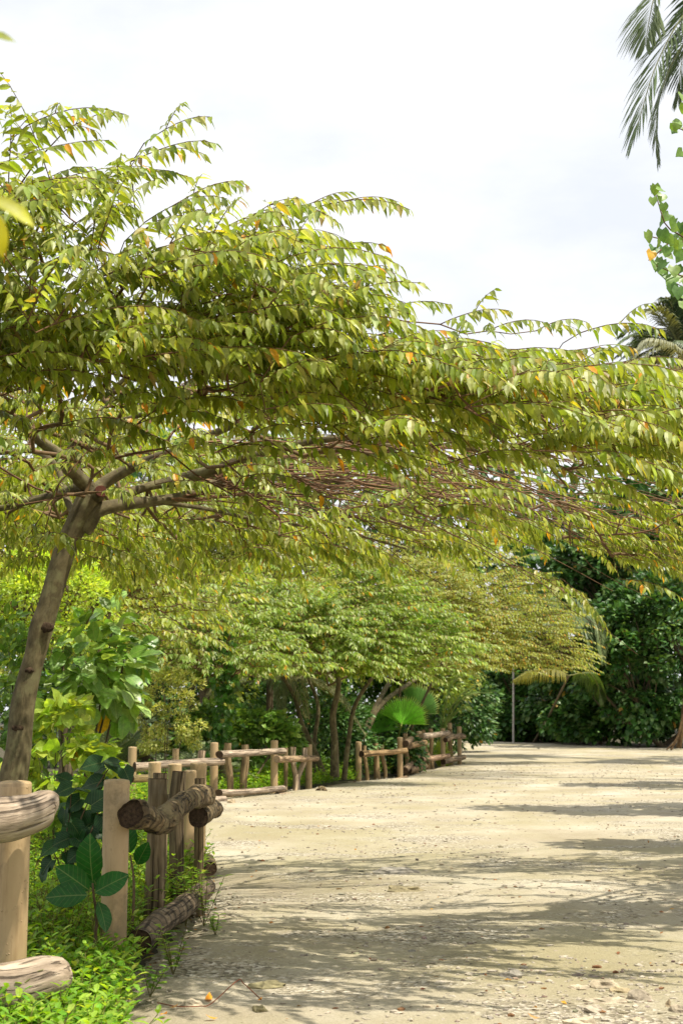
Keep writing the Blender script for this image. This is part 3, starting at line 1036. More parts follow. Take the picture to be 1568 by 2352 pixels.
def cherry_tree(root, hub_nodes, tips, leaf=0.115, tmpl=T_MUNT, mat=M_LEAF, step=0.045, n_parts=0, link_step=0.4, seed=1, twig_r=0.0035, pal=C_MUNT, wts=W_MUNT, near_only=None, sides=5, flowers=0, side_sprays=1, leafy_links=0.25):
    """hub_nodes: (N,3) points of the main limbs. tips: list of (base point, direction, length, droop)."""
    r = np.random.default_rng(seed)
    hub = hub_nodes[0]
    nodes = [np.array(p) for p in hub_nodes]
    ndist = [np.linalg.norm(p - hub) for p in nodes]
    par = [-1] * len(nodes)
    flow = [0.0] * len(nodes)
    order = sorted(range(len(tips)), key=lambda i: np.linalg.norm(tips[i][0] - hub))
    chains = []
    LP, LY, LZ, LS = [], [], [], []
    gt = Geo()
    for i in order:
        b, d, L, dr = tips[i]
        A = np.array(nodes)
        D = np.array(ndist)
        db = np.linalg.norm(b - hub)
        vec = b - A
        dist = np.linalg.norm(vec, axis=1)
        out = unit(A - hub)
        cosang = (unit(vec) * out).sum(1)
        cost = dist + 1.2 * np.maximum(0, 0.75 - cosang) * dist + 3.0 * np.maximum(0, 0.3 - cosang) * dist + np.where(D > db - 0.05, 50, 0)
        cost[0] = dist[0] * 1.1 + 0.3
        j = int(np.argmin(cost))
        p0 = A[j]
        h = dist[j] * 0.33
        d_in = unit(b - p0) * 0.75 + (out[j] if j > 0 else 0) * 0.35 + np.array([0, 0, 0.05])
        n = max(2, int(dist[j] / link_step) + 1)
        C = bez(p0, p0 + unit(d_in) * h, b - unit(unit(d) + unit(b - p0) * .8) * h, b, n + 1)
        C[1:-1] += r.normal(0, 0.02, C[1:-1].shape)
        prev = j
        ids = [j]
        for q in C[1:]:
            nodes.append(q)
            ndist.append(np.linalg.norm(q - hub))
            par.append(prev)
            flow.append(0.0)
            prev = len(nodes) - 1
            ids.append(prev)
        k = prev
        while k != -1:
            flow[k] += 1
            k = par[k]
        chains.append(ids)
        P, pos, yd, zd, sz = spray(b, d, L, dr, r, step, leaf)
        tube(gt, P, np.linspace(twig_r * 1.1, twig_r * 0.45, len(P)), 3 if leaf < 0.1 else 4, cap=False, col=(1, 1, 1))
        LP.append(pos); LY.append(yd); LZ.append(zd); LS.append(sz)
        for _ in range(side_sprays):
            u = r.uniform(0.05, 0.6)
            q = P[int(u * (len(P) - 1))]
            sd_ = unit(np.cross(unit(d), [0, 0, 1])) * r.choice([-1, 1])
            dd = unit(unit(d) * 0.9 + sd_ * r.uniform(0.35, 0.9) + np.array([0, 0, r.uniform(-0.1, 0.35)]))
            P2, a, b2, c2, e2 = spray(q, dd, L * r.uniform(0.35, 0.6), dr, r, step, leaf * 0.92)
            tube(gt, P2, np.linspace(twig_r * 0.9, twig_r * 0.4, len(P2)), 3, cap=False, col=(1, 1, 1))
            LP.append(a); LY.append(b2); LZ.append(c2); LS.append(e2)
        if r.random() < leafy_links and len(C) > 2:
            m = int(dist[j] / (step * 2.5))
            if m > 0:
                t = np.sort(r.random(m)) * (len(C) - 1.001)
                i0 = t.astype(int)
                a = C[i0] + (C[i0 + 1] - C[i0]) * (t - i0)[:, None]
                dd = unit(unit(d) * 0.5 + r.normal(0, 0.6, (m, 3)) + [0, 0, -0.5])
                LP.append(a); LY.append(dd); LZ.append(unit(r.normal(0, 0.3, (m, 3)) + [0, 0, 1])); LS.append(leaf * r.uniform(0.6, 1, m))
    rad = lambda k: min(twig_r * max(1.0, flow[k]) ** 0.40, twig_r * 4.2)
    for ids in chains:
        pts = np.array([nodes[k] for k in ids])
        rr = np.array([rad(k) for k in ids])
        if len(ids) > 1:
            rr[0] = min(rr[0], rr[1] * 1.15)
        tube(gt, pts, rr, sides if rr.max() > 0.008 else 3, cap=False, col=(1, 1, 1) if rr.max() < 0.012 else (1.1, 1.3, 1.3))
    gt.build("twigs", M_TWIG, root, kind='stuff')
    LP, LY, LZ, LS = map(np.concatenate, (LP, LY, LZ, LS))
    C = palette(pal, wts, len(LP), 0.14, r)
    big = np.zeros(len(LP), bool)
    if n_parts:
        # the leaves that show largest in the photograph: nearest ones inside the view
        app = LS / LP[:, 1]
        px = LP[:, 0] / LP[:, 1] * FPX + 784
        py = 1656 - (LP[:, 2] - CAMZ) / LP[:, 1] * FPX
        app = np.where((px < 10) | (px > 1558) | (py < 20), 0, app)
        big[np.argsort(-app)[:n_parts]] = True
        ci = np.round(C[big] * 14) / 14
        base = palette(pal, wts, 14, 0.1, r)
        pick = r.integers(0, 14, big.sum())
        leaf_objects(tmpl, mat, root, LP[big], LY[big], LZ[big], LS[big], base[pick])
    g = Geo()
    k = ~big
    bake_leaves(g, tmpl, LP[k], LY[k], LZ[k], LS[k], C[k])
    g.build("crown", mat, root, kind='stuff')
    return LP, nodes


def limb(root, rows, mat=M_TRUNK, name="limb", sides=14, n=26, amp=0.10, seed=0.0, col=(1, 1, 1)):
    q = curve([(*at(a, b, c), d / 2 * (0.84 if name == "limb" else 1.0)) for a, b, c, d in rows], n)
    g = Geo()
    tube(g, q[:, :3], q[:, 3], sides, cap=True, amp=amp, freq=3, seed=seed, col=col)
    g.build(name, mat, root)
    return q[:, :3]


tree = thing("cherry_tree", "large cherry tree leaning over the path from the left, its trunk behind the nearest fence", "tree", (*at(0, 1700, 11.0)[:2], 0))
TY = 11.0
limb(tree, [(-10, 2090, TY, .27), (10, 1960, TY, .235), (22, 1860, TY, .225), (30, 1790, TY, .22), (43, 1722, TY, .197), (52, 1629, TY, .185), (66, 1560, TY, .17), (82, 1501, TY, .165), (96, 1440, TY, .185), (112, 1390, TY, .168), (150, 1263, TY, .17), (176, 1205, TY, .18), (196, 1165, TY, .2), (206, 1140, TY, .19)], name="trunk", sides=22, n=60, amp=0.06)
hubp = at(207, 1142, TY)
L_A = limb(tree, [(212, 1150, TY, .17), (205, 1122, TY, .15), (178, 1095, TY - .1, .14), (157, 1072, TY - .2, .14), (139, 1047, TY - .2, .12), (101, 1019, TY - .3, .10), (52, 979, TY - .5, .085), (0, 939, TY - .8, .075), (-120, 860, TY - 1.3, .05)])
L_A2 = limb(tree, [(158, 1070, TY - .2, .12), (160, 1048, TY - .25, .10), (173, 1023, TY - .4, .095), (209, 971, TY - .6, .085), (242, 919, TY - .9, .075), (300, 860, TY - 1.3, .06), (360, 780, TY - 1.8, .045)])
L_B = limb(tree, [(212, 1140, TY, .14), (236, 1112, TY + .1, .12), (282, 1084, TY + .1, .11), (330, 1062, TY, .095), (403, 1036, TY - .2, .08), (480, 1000, TY - .5, .07), (600, 950, TY - .9, .055), (700, 900, TY - 1.2, .04)])
L_C = limb(tree, [(196, 1222, TY, .12), (208, 1200, TY, .14), (225, 1172, TY, .14), (282, 1158, TY + .1, .12), (362, 1150, TY + .3, .10), (423, 1140, TY + .4, .095), (483, 1116, TY + .5, .09), (544, 1082, TY + .6, .08), (631, 1062, TY + .6, .07), (750, 1030, TY + .6, .06), (900, 1022, TY + .7, .05), (1080, 1030, TY + .8, .042), (1280, 1070, TY + .9, .032)])
L_C2 = limb(tree, [(270, 1160, TY + .1, .09), (300, 1132, TY + .2, .09), (350, 1115, TY + .3, .085), (405, 1104, TY + .4, .12), (450, 1092, TY + .2, .12), (500, 1078, TY, .10), (600, 1040, TY - .2, .07), (740, 1010, TY - .4, .06), (900, 1000, TY - .4, .045), (1050, 1010, TY - .3, .035)])
L_D = limb(tree, [(200, 1120, TY, .10), (175, 1120, TY + .1, .09), (153, 1128, TY + .2, .085), (80, 1148, TY + .3, .075), (0, 1168, TY + .5, .06), (-100, 1170, TY + .6, .04)])
L_E = limb(tree, [(170, 1180, TY + .1, .07), (153, 1144, TY + .3, .065), (141, 1096, TY + .5, .06), (117, 1056, TY + .6, .055), (72, 1036, TY + .8, .05), (8, 1040, TY + .9, .045), (-100, 1050, TY + 1, .03)], amp=.05)
L_F = limb(tree, [(160, 1056, TY - .2, .06), (230, 985, TY - .6, .05), (330, 950, TY - 1.0, .042), (400, 905, TY - 1.3, .035), (470, 850, TY - 1.6, .028)])
L_G = limb(tree, [(360, 1152, TY + .3, .05), (480, 1170, TY + .9, .04), (620, 1200, TY + 1.5, .034), (760, 1215, TY + 2.0, .03), (930, 1260, TY + 2.6, .024)], n=20)
L_H = limb(tree, [(480, 1118, TY + .5, .05), (640, 1100, TY + 1.3, .045), (820, 1110, TY + 2.0, .04), (1000, 1140, TY + 2.6, .035), (1200, 1180, TY + 3.0, .028), (1350, 1215, TY + 3.2, .02)], n=22)
# sawn stub and dark branch scars on the trunk
gs = Geo()
q = curve([(*at(222, 1142, TY - .02), .055), (*at(233, 1128, TY - .14), .05)], 5)
tube(gs, q[:, :3], q[:, 3], 14, amp=.1, capmat=1)
gs.build("sawn_stub", [M_TRUNK, plain_mat("red_heartwood", (0.07, 0.022, 0.012), 0.9, 40, 0.4)], tree)
for (sx_, sy_, sw_) in ((108, 1441, .055), (42, 1672, .05), (68, 1540, .035)):
    gs = Geo()
    c = at(sx_, sy_, TY - .074)
    V = IV2.copy()
    for i in range(len(V)):
        V[i] *= 1 + 0.35 * noise.noise(Vector(V[i]) * 2.2 + Vector((sx_, 0, 0)))
    gs.add(V * (sw_, 0.028, sw_ * 0.7) + c, f3=IF2, smooth=True)
    gs.build("branch_scar", M_END, tree)

# crown tips. Outline sprays first: (base px, base py, tip px, tip py, depth)
outline = [(60, 290, 250, 242, 7.9), (20, 345, 170, 275, 8.1), (330, 330, 475, 275, 8.0), (300, 372, 480, 335, 8.2), (420, 460, 560, 408, 8.3), (520, 520, 700, 480, 8.3),
           (720, 478, 930, 462, 8.6), (640, 500, 790, 458, 8.7), (690, 590, 872, 555, 8.8), (560, 600, 740, 575, 8.6), (700, 665, 890, 640, 8.9), (860, 720, 1012, 692, 9.1), (1010, 745, 1155, 710, 9.2),
           (1120, 760, 1240, 735, 9.2), (1230, 760, 1320, 737, 9.2), (1330, 765, 1500, 745, 9.2), (1400, 840, 1560, 830, 9.3), (1330, 905, 1520, 880, 9.4), (150, 300, 280, 250, 8.2), (200, 420, 360, 375, 8.1),
           (1270, 820, 1420, 800, 9.4), (780, 640, 900, 615, 9.0), (1420, 1330, 1560, 1370, 13.2), (1290, 1330, 1392, 1440, 12.8), (1150, 1300, 1280, 1330, 13.2), (1180, 1350, 1330, 1350, 13.4),
           (1000, 1165, 1130, 1165, 9.6), (840, 1180, 1010, 1165, 9.7), (540, 1140, 600, 1160, 9.3), (100, 1230, 330, 1290, 9.6), (60, 1240, 150, 1235, 9.6), (640, 1230, 720, 1270, 10.3), (760, 1180, 880, 1170, 10.0),
           (140, 790, 390, 830, 8.6), (200, 780, 420, 860, 8.7), (1250, 1330, 1330, 1400, 12.8), (620, 470, 760, 500, 8.6)]
tips = []
for bx, by, tx, ty, Y in outline:
    Y = Y - 0.8 if Y < 9.7 else Y
    b = at(bx, by, Y + 0.15)
    t = at(tx, ty, Y - 0.15)
    v = t - b
    L = np.linalg.norm(v) * 1.1
    dr = 0.55
    d = unit(v) + np.array([0, 0, dr * 0.42])
    tips.append((b, unit(d), max(0.45, L), dr))


def canopy_top(px):
    return np.interp(px, [-300, 0, 240, 300, 480, 560, 700, 900, 1150, 1500, 1568, 1900], [380, 400, 385, 420, 460, 530, 610, 740, 800, 840, 890, 950])


def canopy_bot(px):
    return np.interp(px, [-300, 0, 150, 400, 700, 900, 1100, 1300, 1568, 1900], [1250, 1270, 1290, 1310, 1280, 1265, 1240, 1230, 1310, 1380])


def canopy_depth(py):
    return np.interp(py, [240, 600, 850, 1000, 1130, 1250, 1400], [7.0, 7.4, 8.1, 9.8, 12.8, 14.0, 14.9])


N_TIPS = 1400
k = 0
while k < N_TIPS:
    px = rng.uniform(-500, 1950)
    py = rng.uniform(240, 1380)
    top, bot = canopy_top(px) + 20, canopy_bot(px) - 30
    if not (top < py < bot):
        continue
    # thin zone where the bare branches show
    if 940 < py < 1130 and rng.random() < (0.68 if px > 500 else 0.3) and px < 1350:
        continue
    if py > 1180 and px < 800 and rng.random() < 0.30:
        continue
    if px < 480 and py < 720 and rng.random() < 0.5:
        continue
    if px < 600 and 860 < py < 1230 and rng.random() < 0.05:
        continue
    if 180 < px < 520 and 380 + (px - 180) * 0.35 < py < 470 + (px - 180) * 0.35 and rng.random() < 0.6:
        continue
    if (px < 0 or px > 1568) and rng.random() < 0.3:
        continue
    Y = float(canopy_depth(py)) + rng.normal(0, 0.5)
    if py > 900 and rng.random() < 0.13:
        Y -= rng.uniform(0.8, 2.2)
    if px < 620 and 840 < py < 1240 and rng.random() < 0.5:
        Y = rng.uniform(11.8, 14)
    Y = max(Y, 6.2)
    b = at(px - 90, py + 25, Y)
    # a gap between the low rear layer and the high front layer of the crown lets the sun through
    ysh = b[1] - b[2] * SUN_DIR.y / SUN_DIR.z
    xsh = b[0] - b[2] * SUN_DIR.x / SUN_DIR.z
    if 11.4 < ysh < 13.5 and xsh > -1.8 and rng.random() < 0.93:
        continue
    out = b - hubp
    out[2] = 0
    out = unit(out)
    rise = np.interp(py, [240, 700, 1000, 1200, 1400], [0.26, 0.24, 0.16, 0.02, -0.12])
    az = rng.normal(0, 0.6)
    d = np.array([out[0] * math.cos(az) - out[1] * math.sin(az), out[0] * math.sin(az) + out[1] * math.cos(az), rise + rng.normal(0, 0.08)])
    d = d * np.array([1, 0.2 if py < 470 else 0.75, 1]) + np.array([0.35, 0, 0])
    tips.append((b, unit(d), rng.uniform(0.5, 0.95), rng.uniform(0.45, 0.9)))
    k += 1
# the far side of the crown, seen only through gaps and from other places
for _ in range(70):
    a = rng.uniform(0, 2 * math.pi)
    rr = rng.uniform(1.0, 4.6)
    c = hubp + np.array([math.cos(a) * rr - 0.6, abs(math.sin(a)) * rr * 0.9 + 0.6, 1.6 + rng.normal(0, 0.35) - 0.05 * rr * rr])
    d = unit(np.array([math.cos(a), abs(math.sin(a)), 0.2]))
    tips.append((c, d, rng.uniform(0.6, 1.0), 0.6))
hn = np.vstack([hubp[None], L_A[4::4], L_A2[4::4], L_B[4::4], L_C[5::4], L_C2[5::4], L_D[4::4], L_E[5::4], L_F[5::4], L_G[5::4], L_H[5::4]])
LPm, nodes_m = cherry_tree(tree, hn, tips, leaf=0.101, n_parts=290, seed=3, side_sprays=1, step=0.030)
# long thin branches fanning out to the right under the crown
rb_ = np.random.default_rng(44)
for i in range(190):
    Lm = [L_B, L_C, L_C, L_C2, L_C2, L_F, L_H][rb_.integers(0, 7)]
    p0 = Lm[rb_.integers(int(len(Lm) * .3), int(len(Lm) * .85))]
    x0, y0, Y0 = p0[0] / p0[1] * FPX * 0.99 + 784, 1656 - (p0[2] - CAMZ) / p0[1] * FPX, p0[1]
    if x0 < 380:
        continue
    ln = rb_.uniform(300, 900)
    sl = rb_.normal(0.10, 0.16) + (x0 - 300) * 0.0001
    Y1 = Y0 + rb_.uniform(-.6, 2.6)
    pts = [p0, at(x0 + ln * .33, y0 - 12 + sl * ln * .22, Y0 + (Y1 - Y0) * .33), at(x0 + ln * .66, y0 + sl * ln * .55 + rb_.normal(0, 12), Y0 + (Y1 - Y0) * .66), at(x0 + ln, y0 + sl * ln * 1.05, Y1)]
    g = Geo()
    rr = rb_.uniform(.003, .011)
    tube(g, curve(pts, 14) + np.vstack([np.zeros((1, 3)), rb_.normal(0, .018, (13, 3))]), np.linspace(rr, rr * .35, 14), 5, cap=False, col=np.array([1, 1.05, 1.1]) * rb_.uniform(.5, 1.9))
    g.build("branch", M_TWIG, tree)
# white flowers
for i in range(26):
    p = LPm[rng.integers(len(LPm))] + np.array([0, -0.05, 0.03])
    pxx = p[0] / p[1] * FPX + 784
    if not (0 < pxx < 1568):
        continue
    g = Geo()
    vs, fs = [(0, 0, 0)], []
    for a in range(5):
        an = a * 2 * math.pi / 5
        for da, rr in ((-.5, .75), (0, 1.0), (.5, .75)):
            vs.append((math.cos(an + da) * rr * .013, -0.004 * rr, math.sin(an + da) * rr * .013))
        o_ = 1 + a * 3
        fs += [(0, o_, o_ + 1), (0, o_ + 1, o_ + 2)]
    g.add(np.array(vs) + p, f3=fs)
    g.build("flower", M_FLOWER, tree)


# more distant cherry trees: umbrella crowns
def umbrella_tree(label, base, stems, centre, radii, n_tips, leaf, seed, tmpl=T_MUNT2, step=0.05, pal=C_MUNT, wts=W_MUNT, L=(0.6, 1.1), group=None, full=False, mat=M_LEAF, shell=0.45):
    r = np.random.default_rng(seed)
    root = thing("cherry_tree", label, "tree", (base[0], base[1], gz(base[1])), group)
    hubs = []
    for s in stems:
        q = curve([(*p, d / 2) for p, d in s], 16)
        g = Geo()
        tube(g, q[:, :3], q[:, 3], 9, amp=.12, freq=3, seed=seed + len(hubs))
        g.build("trunk", M_TRUNK, root)
        hubs.append(q[8::3, :3])
    hubs = np.vstack(hubs)
    h0 = hubs.mean(0)
    hub_nodes = np.vstack([h0[None], hubs])
    c = np.array(centre)
    R = np.array(radii)
    tp = []
    for _ in range(n_tips):
        a = r.uniform(0, 2 * math.pi) if (full or r.random() < 0.3) else r.uniform(math.pi, 2 * math.pi)
        u = r.uniform(0.0, 1.0)
        el = math.asin(u)
        s = 1 - shell * r.random() ** 1.6
        lump = 1 + 0.13 * math.sin(3 * a + seed) + 0.1 * math.sin(7 * a + 2 * seed)
        p = c + R * s * lump * np.array([math.cos(a) * math.cos(el), math.sin(a) * math.cos(el), u])
        d = unit(np.array([math.cos(a), math.sin(a), 0.05 + 0.35 * u]) + r.normal(0, 0.2, 3) * (1, 1, 0.4))
        tp.append((p - d * 0.5, d, r.uniform(*L), r.uniform(0.3, 0.7)))
    cherry_tree(root, hub_nodes, tp, leaf=leaf, tmpl=tmpl, mat=mat, step=step, seed=seed + 5, side_sprays=1, link_step=0.8, twig_r=0.005, leafy_links=0.1, sides=4, pal=pal, wts=wts)
    return root


def S(rows):
    return [(at(a, b, c), d) for a, b, c, d in rows]


PAL2 = [(0.17, 0.27, 0.03), (0.26, 0.36, 0.06), (0.42, 0.50, 0.18), (0.6, 0.33, 0.04)]
WT2 = [3, 3, 2, .12]
PAL3 = [(0.33, 0.37, 0.08), (0.42, 0.44, 0.12), (0.30, 0.38, 0.10), (0.55, 0.33, 0.05)]
WT3 = [3, 3, 2, .4]
umbrella_tree("middle cherry tree with layered bright sprays and dark forked stems", at(770, 1800, 33),
              [S([(768, 1785, 33, .22), (768, 1700, 33, .17), (764, 1640, 33, .15), (778, 1570, 33, .12), (760, 1510, 33, .08), (740, 1450, 33, .05)]),
               S([(745, 1785, 33.4, .16), (720, 1720, 33.4, .13), (692, 1660, 33.3, .12), (676, 1600, 33.2, .10), (640, 1540, 33, .07)]),
               S([(790, 1790, 33.5, .14), (800, 1700, 33.5, .11), (815, 1620, 33.4, .1), (860, 1550, 33.4, .08), (900, 1520, 33.2, .05)]),
               S([(720, 1785, 33.6, .12), (722, 1700, 33.6, .1), (730, 1620, 33.6, .09), (700, 1540, 33.6, .06)])],
              at(690, 1545, 33), (3.5, 3.0, 2.3), 850, 0.15, 21, pal=PAL2, wts=WT2, L=(0.7, 1.3))
umbrella_tree("farther cherry tree with fine yellowish foliage over the path and a slanting double trunk", at(830, 1790, 41),
              [S([(824, 1785, 37, .22), (832, 1703, 37.1, .21), (855, 1645, 37.3, .19), (870, 1610, 37.8, .15), (895, 1565, 39.5, .11), (930, 1520, 41.5, .08)]),
               S([(857, 1642, 37.3, .13), (885, 1608, 37.8, .12), (917, 1585, 39, .11), (980, 1545, 42, .1), (1060, 1510, 44, .06)])],
              at(940, 1535, 45.5), (4.6, 4.0, 4.0), 2000, 0.125, 33, step=0.062, pal=PAL3, wts=WT3, L=(0.8, 1.5), shell=0.5)
creeper_tree = umbrella_tree("small cherry tree wrapped in creeper, left of the dark forked stems", at(515, 1830, 29),
              [S([(514, 1830, 29, .17), (513, 1700, 29, .14), (516, 1640, 29, .12), (522, 1570, 29, .10), (520, 1500, 29, .06)])],
              at(490, 1540, 29), (2.1, 1.8, 1.9), 210, 0.14, 45, pal=PAL2, wts=WT2)
rc_ = np.random.default_rng(8)
n = 420
pyv = rc_.uniform(1440, 1740, n)
pos = np.array([at(515 + rc_.normal(0, 16) + 8 * math.sin(p / 40), p, 28.8 + rc_.normal(0, .12)) for p in pyv])
g = Geo()
bake_leaves(g, T_HEART2, pos, rc_.normal(0, .5, (n, 3)) + [0, -.1, -.6], rc_.normal(0, .3, (n, 3)) + [0, -.7, .6], rc_.uniform(.09, .16, n), palette([(0.04, 0.13, 0.015), (0.07, 0.2, 0.02), (0.3, 0.3, 0.03)], [3, 3, .3], n, .12, rc_))
g.build("creeper", M_LEAF_GLOSS, creeper_tree, kind='stuff')
umbrella_tree("cherry tree low behind the big leaning trunk", at(120, 1850, 21),
              [S([(150, 1850, 21, .16), (140, 1600, 21, .12), (110, 1450, 21, .09), (150, 1350, 21, .06)])],
              at(130, 1480, 21), (2.6, 2.0, 2.6), 420, 0.13, 57, pal=C_MUNT, wts=W_MUNT, full=True)
umbrella_tree("cherry tree behind the middle one, just below the big canopy", at(500, 1850, 38),
              [S([(450, 1800, 38, .2), (440, 1600, 38, .15), (480, 1450, 38, .1), (500, 1350, 38, .06)])],
              at(480, 1500, 38), (4.6, 2.6, 4.4), 620, 0.17, 63, pal=PAL3, wts=WT3, L=(0.8, 1.4))


# ------------------------------------------------------------------ bushes and broadleaf trees
def bush(name, label, cat, base, centre, radii, n_clumps, n_leaves, leaf, tmpl, mat, pal, wts, seed, clump_r=0.35, stems=4, stem_r=0.03, n_parts=0, up=0.35, group=None, hang=0.2, half=True, flat_bottom=True):
    r = np.random.default_rng(seed)
    base = np.array(base, float)
    root = thing(name, label, cat, (base[0], base[1], gz(base[1])), group)
    c, R = np.array(centre, float), np.array(radii, float)
    K = []
    while len(K) < n_clumps:
        d = unit(r.normal(0, 1, 3))
        s = r.uniform(0.45, 1.0) ** 0.6
        if flat_bottom and d[2] < -0.75:
            continue
        if half and d[1] > 0.3 and r.random() < 0.6:
            continue
        K.append(c + R * d * s)
    K = np.array(K)
    K[:, 2] = np.maximum(K[:, 2], gz(base[1]) + clump_r * 0.35)
    cr = clump_r * r.uniform(0.6, 1.35, n_clumps)
    w = cr ** 2
    ci = r.choice(n_clumps, n_leaves, p=w / w.sum())
    d = unit(r.normal(0, 1, (n_leaves, 3)) + [0, -0.25, 0.35])
    rad = cr[ci] * (1 - 0.45 * r.random(n_leaves) ** 1.5)
    pos = K[ci] + d * rad[:, None] * [1, 1, 0.75]
    outw = unit(pos - c)
    yd = unit(outw * 0.7 + d * 0.7 + r.normal(0, 0.45, (n_leaves, 3)) + [0, 0, -hang])
    zd = unit(np.array([0, -0.25, 1.0]) * (0.6 + up) + d * 0.8 + r.normal(0, 0.35, (n_leaves, 3)))
    sz = leaf * r.uniform(0.65, 1.2, n_leaves)
    C = palette(pal, wts, n_leaves, 0.16, r)
    ctone = r.uniform(0.82, 1.15, n_clumps)[ci][:, None]
    C = np.clip(C * ctone, 0.004, 0.9)
    keep = pos[:, 2] > gz(base[1]) + 0.02
    pos, yd, zd, sz, C = pos[keep], yd[keep], zd[keep], sz[keep], C[keep]
    g = Geo()
    n_st = min(stems, n_clumps)
    for i in range(n_st):
        b = base + r.normal(0, 1, 3) * [R[0] * 0.12, R[1] * 0.12, 0]
        b[2] = gz(base[1]) - 0.05
        e = K[i]
        mid = (b + e) / 2 + r.normal(0, 0.12, 3) * R.mean() * 0.5
        q = curve([b, mid, e], 9)
        gs_ = Geo()
        tube(gs_, q, np.linspace(stem_r, stem_r * 0.3, 9), 7, cap=False, amp=.1)
        gs_.build("stem" if cat != "tree" else "trunk", M_STEM, root)
    gb = Geo()
    for i in range(n_clumps):
        j = int(np.argmin(np.linalg.norm(K - (K[i] * 0.5 + c * 0.5 - [0, 0, R[2] * 0.3]), axis=1)))
        s_ = K[j] if j != i else c - [0, 0, R[2] * 0.5]
        q = curve([s_, (s_ + K[i]) / 2 + r.normal(0, 0.05, 3), K[i]], 5)
        tube(gb, q, np.linspace(stem_r * 0.35, stem_r * 0.12, 5), 4, cap=False)
    gb.build("branches", M_STEM, root, kind='stuff')
    big = np.zeros(len(pos), bool)
    if n_parts:
        big[np.argsort(-(sz / pos[:, 1]) + (pos[:, 1] > c[1]) * 1.0)[:n_parts]] = True
        b14 = palette(pal, wts, 12, 0.14, r)
        leaf_objects(tmpl, mat, root, pos[big], yd[big], zd[big], sz[big], b14[r.integers(0, 12, big.sum())])
    k_ = ~big
    if k_.any():
        bake_leaves(g, tmpl, pos[k_], yd[k_], zd[k_], sz[k_], C[k_])
        g.build("foliage", mat, root, kind='stuff')
    return root


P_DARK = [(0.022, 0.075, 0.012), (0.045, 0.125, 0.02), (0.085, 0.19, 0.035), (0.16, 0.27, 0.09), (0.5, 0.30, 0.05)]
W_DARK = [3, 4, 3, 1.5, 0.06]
P_MID = [(0.08, 0.18, 0.025), (0.13, 0.25, 0.035), (0.19, 0.32, 0.05), (0.5, 0.35, 0.05)]
W_MID = [3, 4, 3, 0.08]
P_BRIGHT = [(0.28, 0.42, 0.05), (0.36, 0.48, 0.07), (0.44, 0.52, 0.08), (0.65, 0.42, 0.05)]
W_BRIGHT = [3, 4, 2, 0.15]
P_YG = [(0.34, 0.42, 0.07), (0.42, 0.48, 0.10), (0.26, 0.36, 0.05)]

# bright sea-hibiscus bush behind the posts
bush("heart_leaf_bush", "bright yellow-green bush of big heart-shaped leaves behind the nearest post", "bush", (*at(140, 1700, 12.6)[:2], 0), at(138, 1765, 12.7), (0.40, 0.5, 0.62), 40, 760, 0.12, T_HEART, M_LEAF_BRIGHT, P_BRIGHT, W_BRIGHT, 101, clump_r=0.15, stems=7, stem_r=0.007, n_parts=220, hang=0.7, up=0.1)
# noni shrub with large glossy leaves
bush("noni_shrub", "shrub with large glossy drooping leaves right of the leaning trunk", "shrub", (*at(170, 1800, 15)[:2], 0), at(180, 1540, 15), (0.62, 0.6, 0.62), 24, 420, 0.22, T_BIG, M_LEAF_GLOSS, [(0.14, 0.28, 0.04), (0.22, 0.38, 0.07), (0.32, 0.46, 0.12), (0.6, 0.36, 0.03)], [3, 4, 2, .06], 102, clump_r=0.24, stems=5, stem_r=0.02, n_parts=180, hang=0.5)
bush("small_leaved_shrub", "pale yellowish shrub with tiny leaves between the palm fronds and the creeper-wrapped tree", "shrub", (*at(375, 1800, 27.5)[:2], 0), at(385, 1645, 27.5), (0.7, 0.5, 1.05), 70, 6500, 0.06, T_SMALL, M_LEAF_BRIGHT, [(0.40, 0.44, 0.12), (0.50, 0.52, 0.18), (0.30, 0.36, 0.08)], [3, 3, 2], 103, clump_r=0.13, stems=6, stem_r=0.012)
bush("lime_green_tree", "lime-green tree with fine foliage behind the glossy shrub, at the left", "tree", (*at(120, 1800, 19)[:2], 0), at(120, 1400, 19), (0.95, 0.8, 0.75), 60, 7500, 0.075, T_SMALL, M_LEAF_BRIGHT, [(0.38, 0.52, 0.06), (0.46, 0.58, 0.09)], [1, 1], 104, clump_r=0.25, stems=3, stem_r=0.06)
bush("leafy_bush", "mid-green bush behind the leaning trunk at the left edge", "bush", (*at(-40, 1800, 14)[:2], 0), at(-30, 1640, 14.5), (0.6, 0.6, 1.0), 30, 1500, 0.13, T_OVAL, M_LEAF_GLOSS, P_MID, W_MID, 105, clump_r=0.26, stems=4)
bush("round_leaved_shrub", "low glossy round-leaved shrub below the creeper-wrapped tree", "shrub", (*at(560, 1800, 30)[:2], 0), at(540, 1700, 31), (1.3, 0.6, 0.7), 40, 2600, 0.14, T_HEART2, M_LEAF_GLOSS, P_MID, W_MID, 106, clump_r=0.28)
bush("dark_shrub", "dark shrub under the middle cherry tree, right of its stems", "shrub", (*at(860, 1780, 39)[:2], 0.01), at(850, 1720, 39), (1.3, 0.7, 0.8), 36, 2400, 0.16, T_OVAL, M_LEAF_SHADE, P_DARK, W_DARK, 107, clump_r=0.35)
bush("dark_shrub", "dark shrub filling the shade between the stems of the middle cherry tree", "shrub", (*at(690, 1800, 36)[:2], 0), at(690, 1690, 36), (1.8, 0.8, 1.2), 46, 3600, 0.15, T_OVAL, M_LEAF_SHADE, P_DARK, W_DARK, 108, clump_r=0.4)
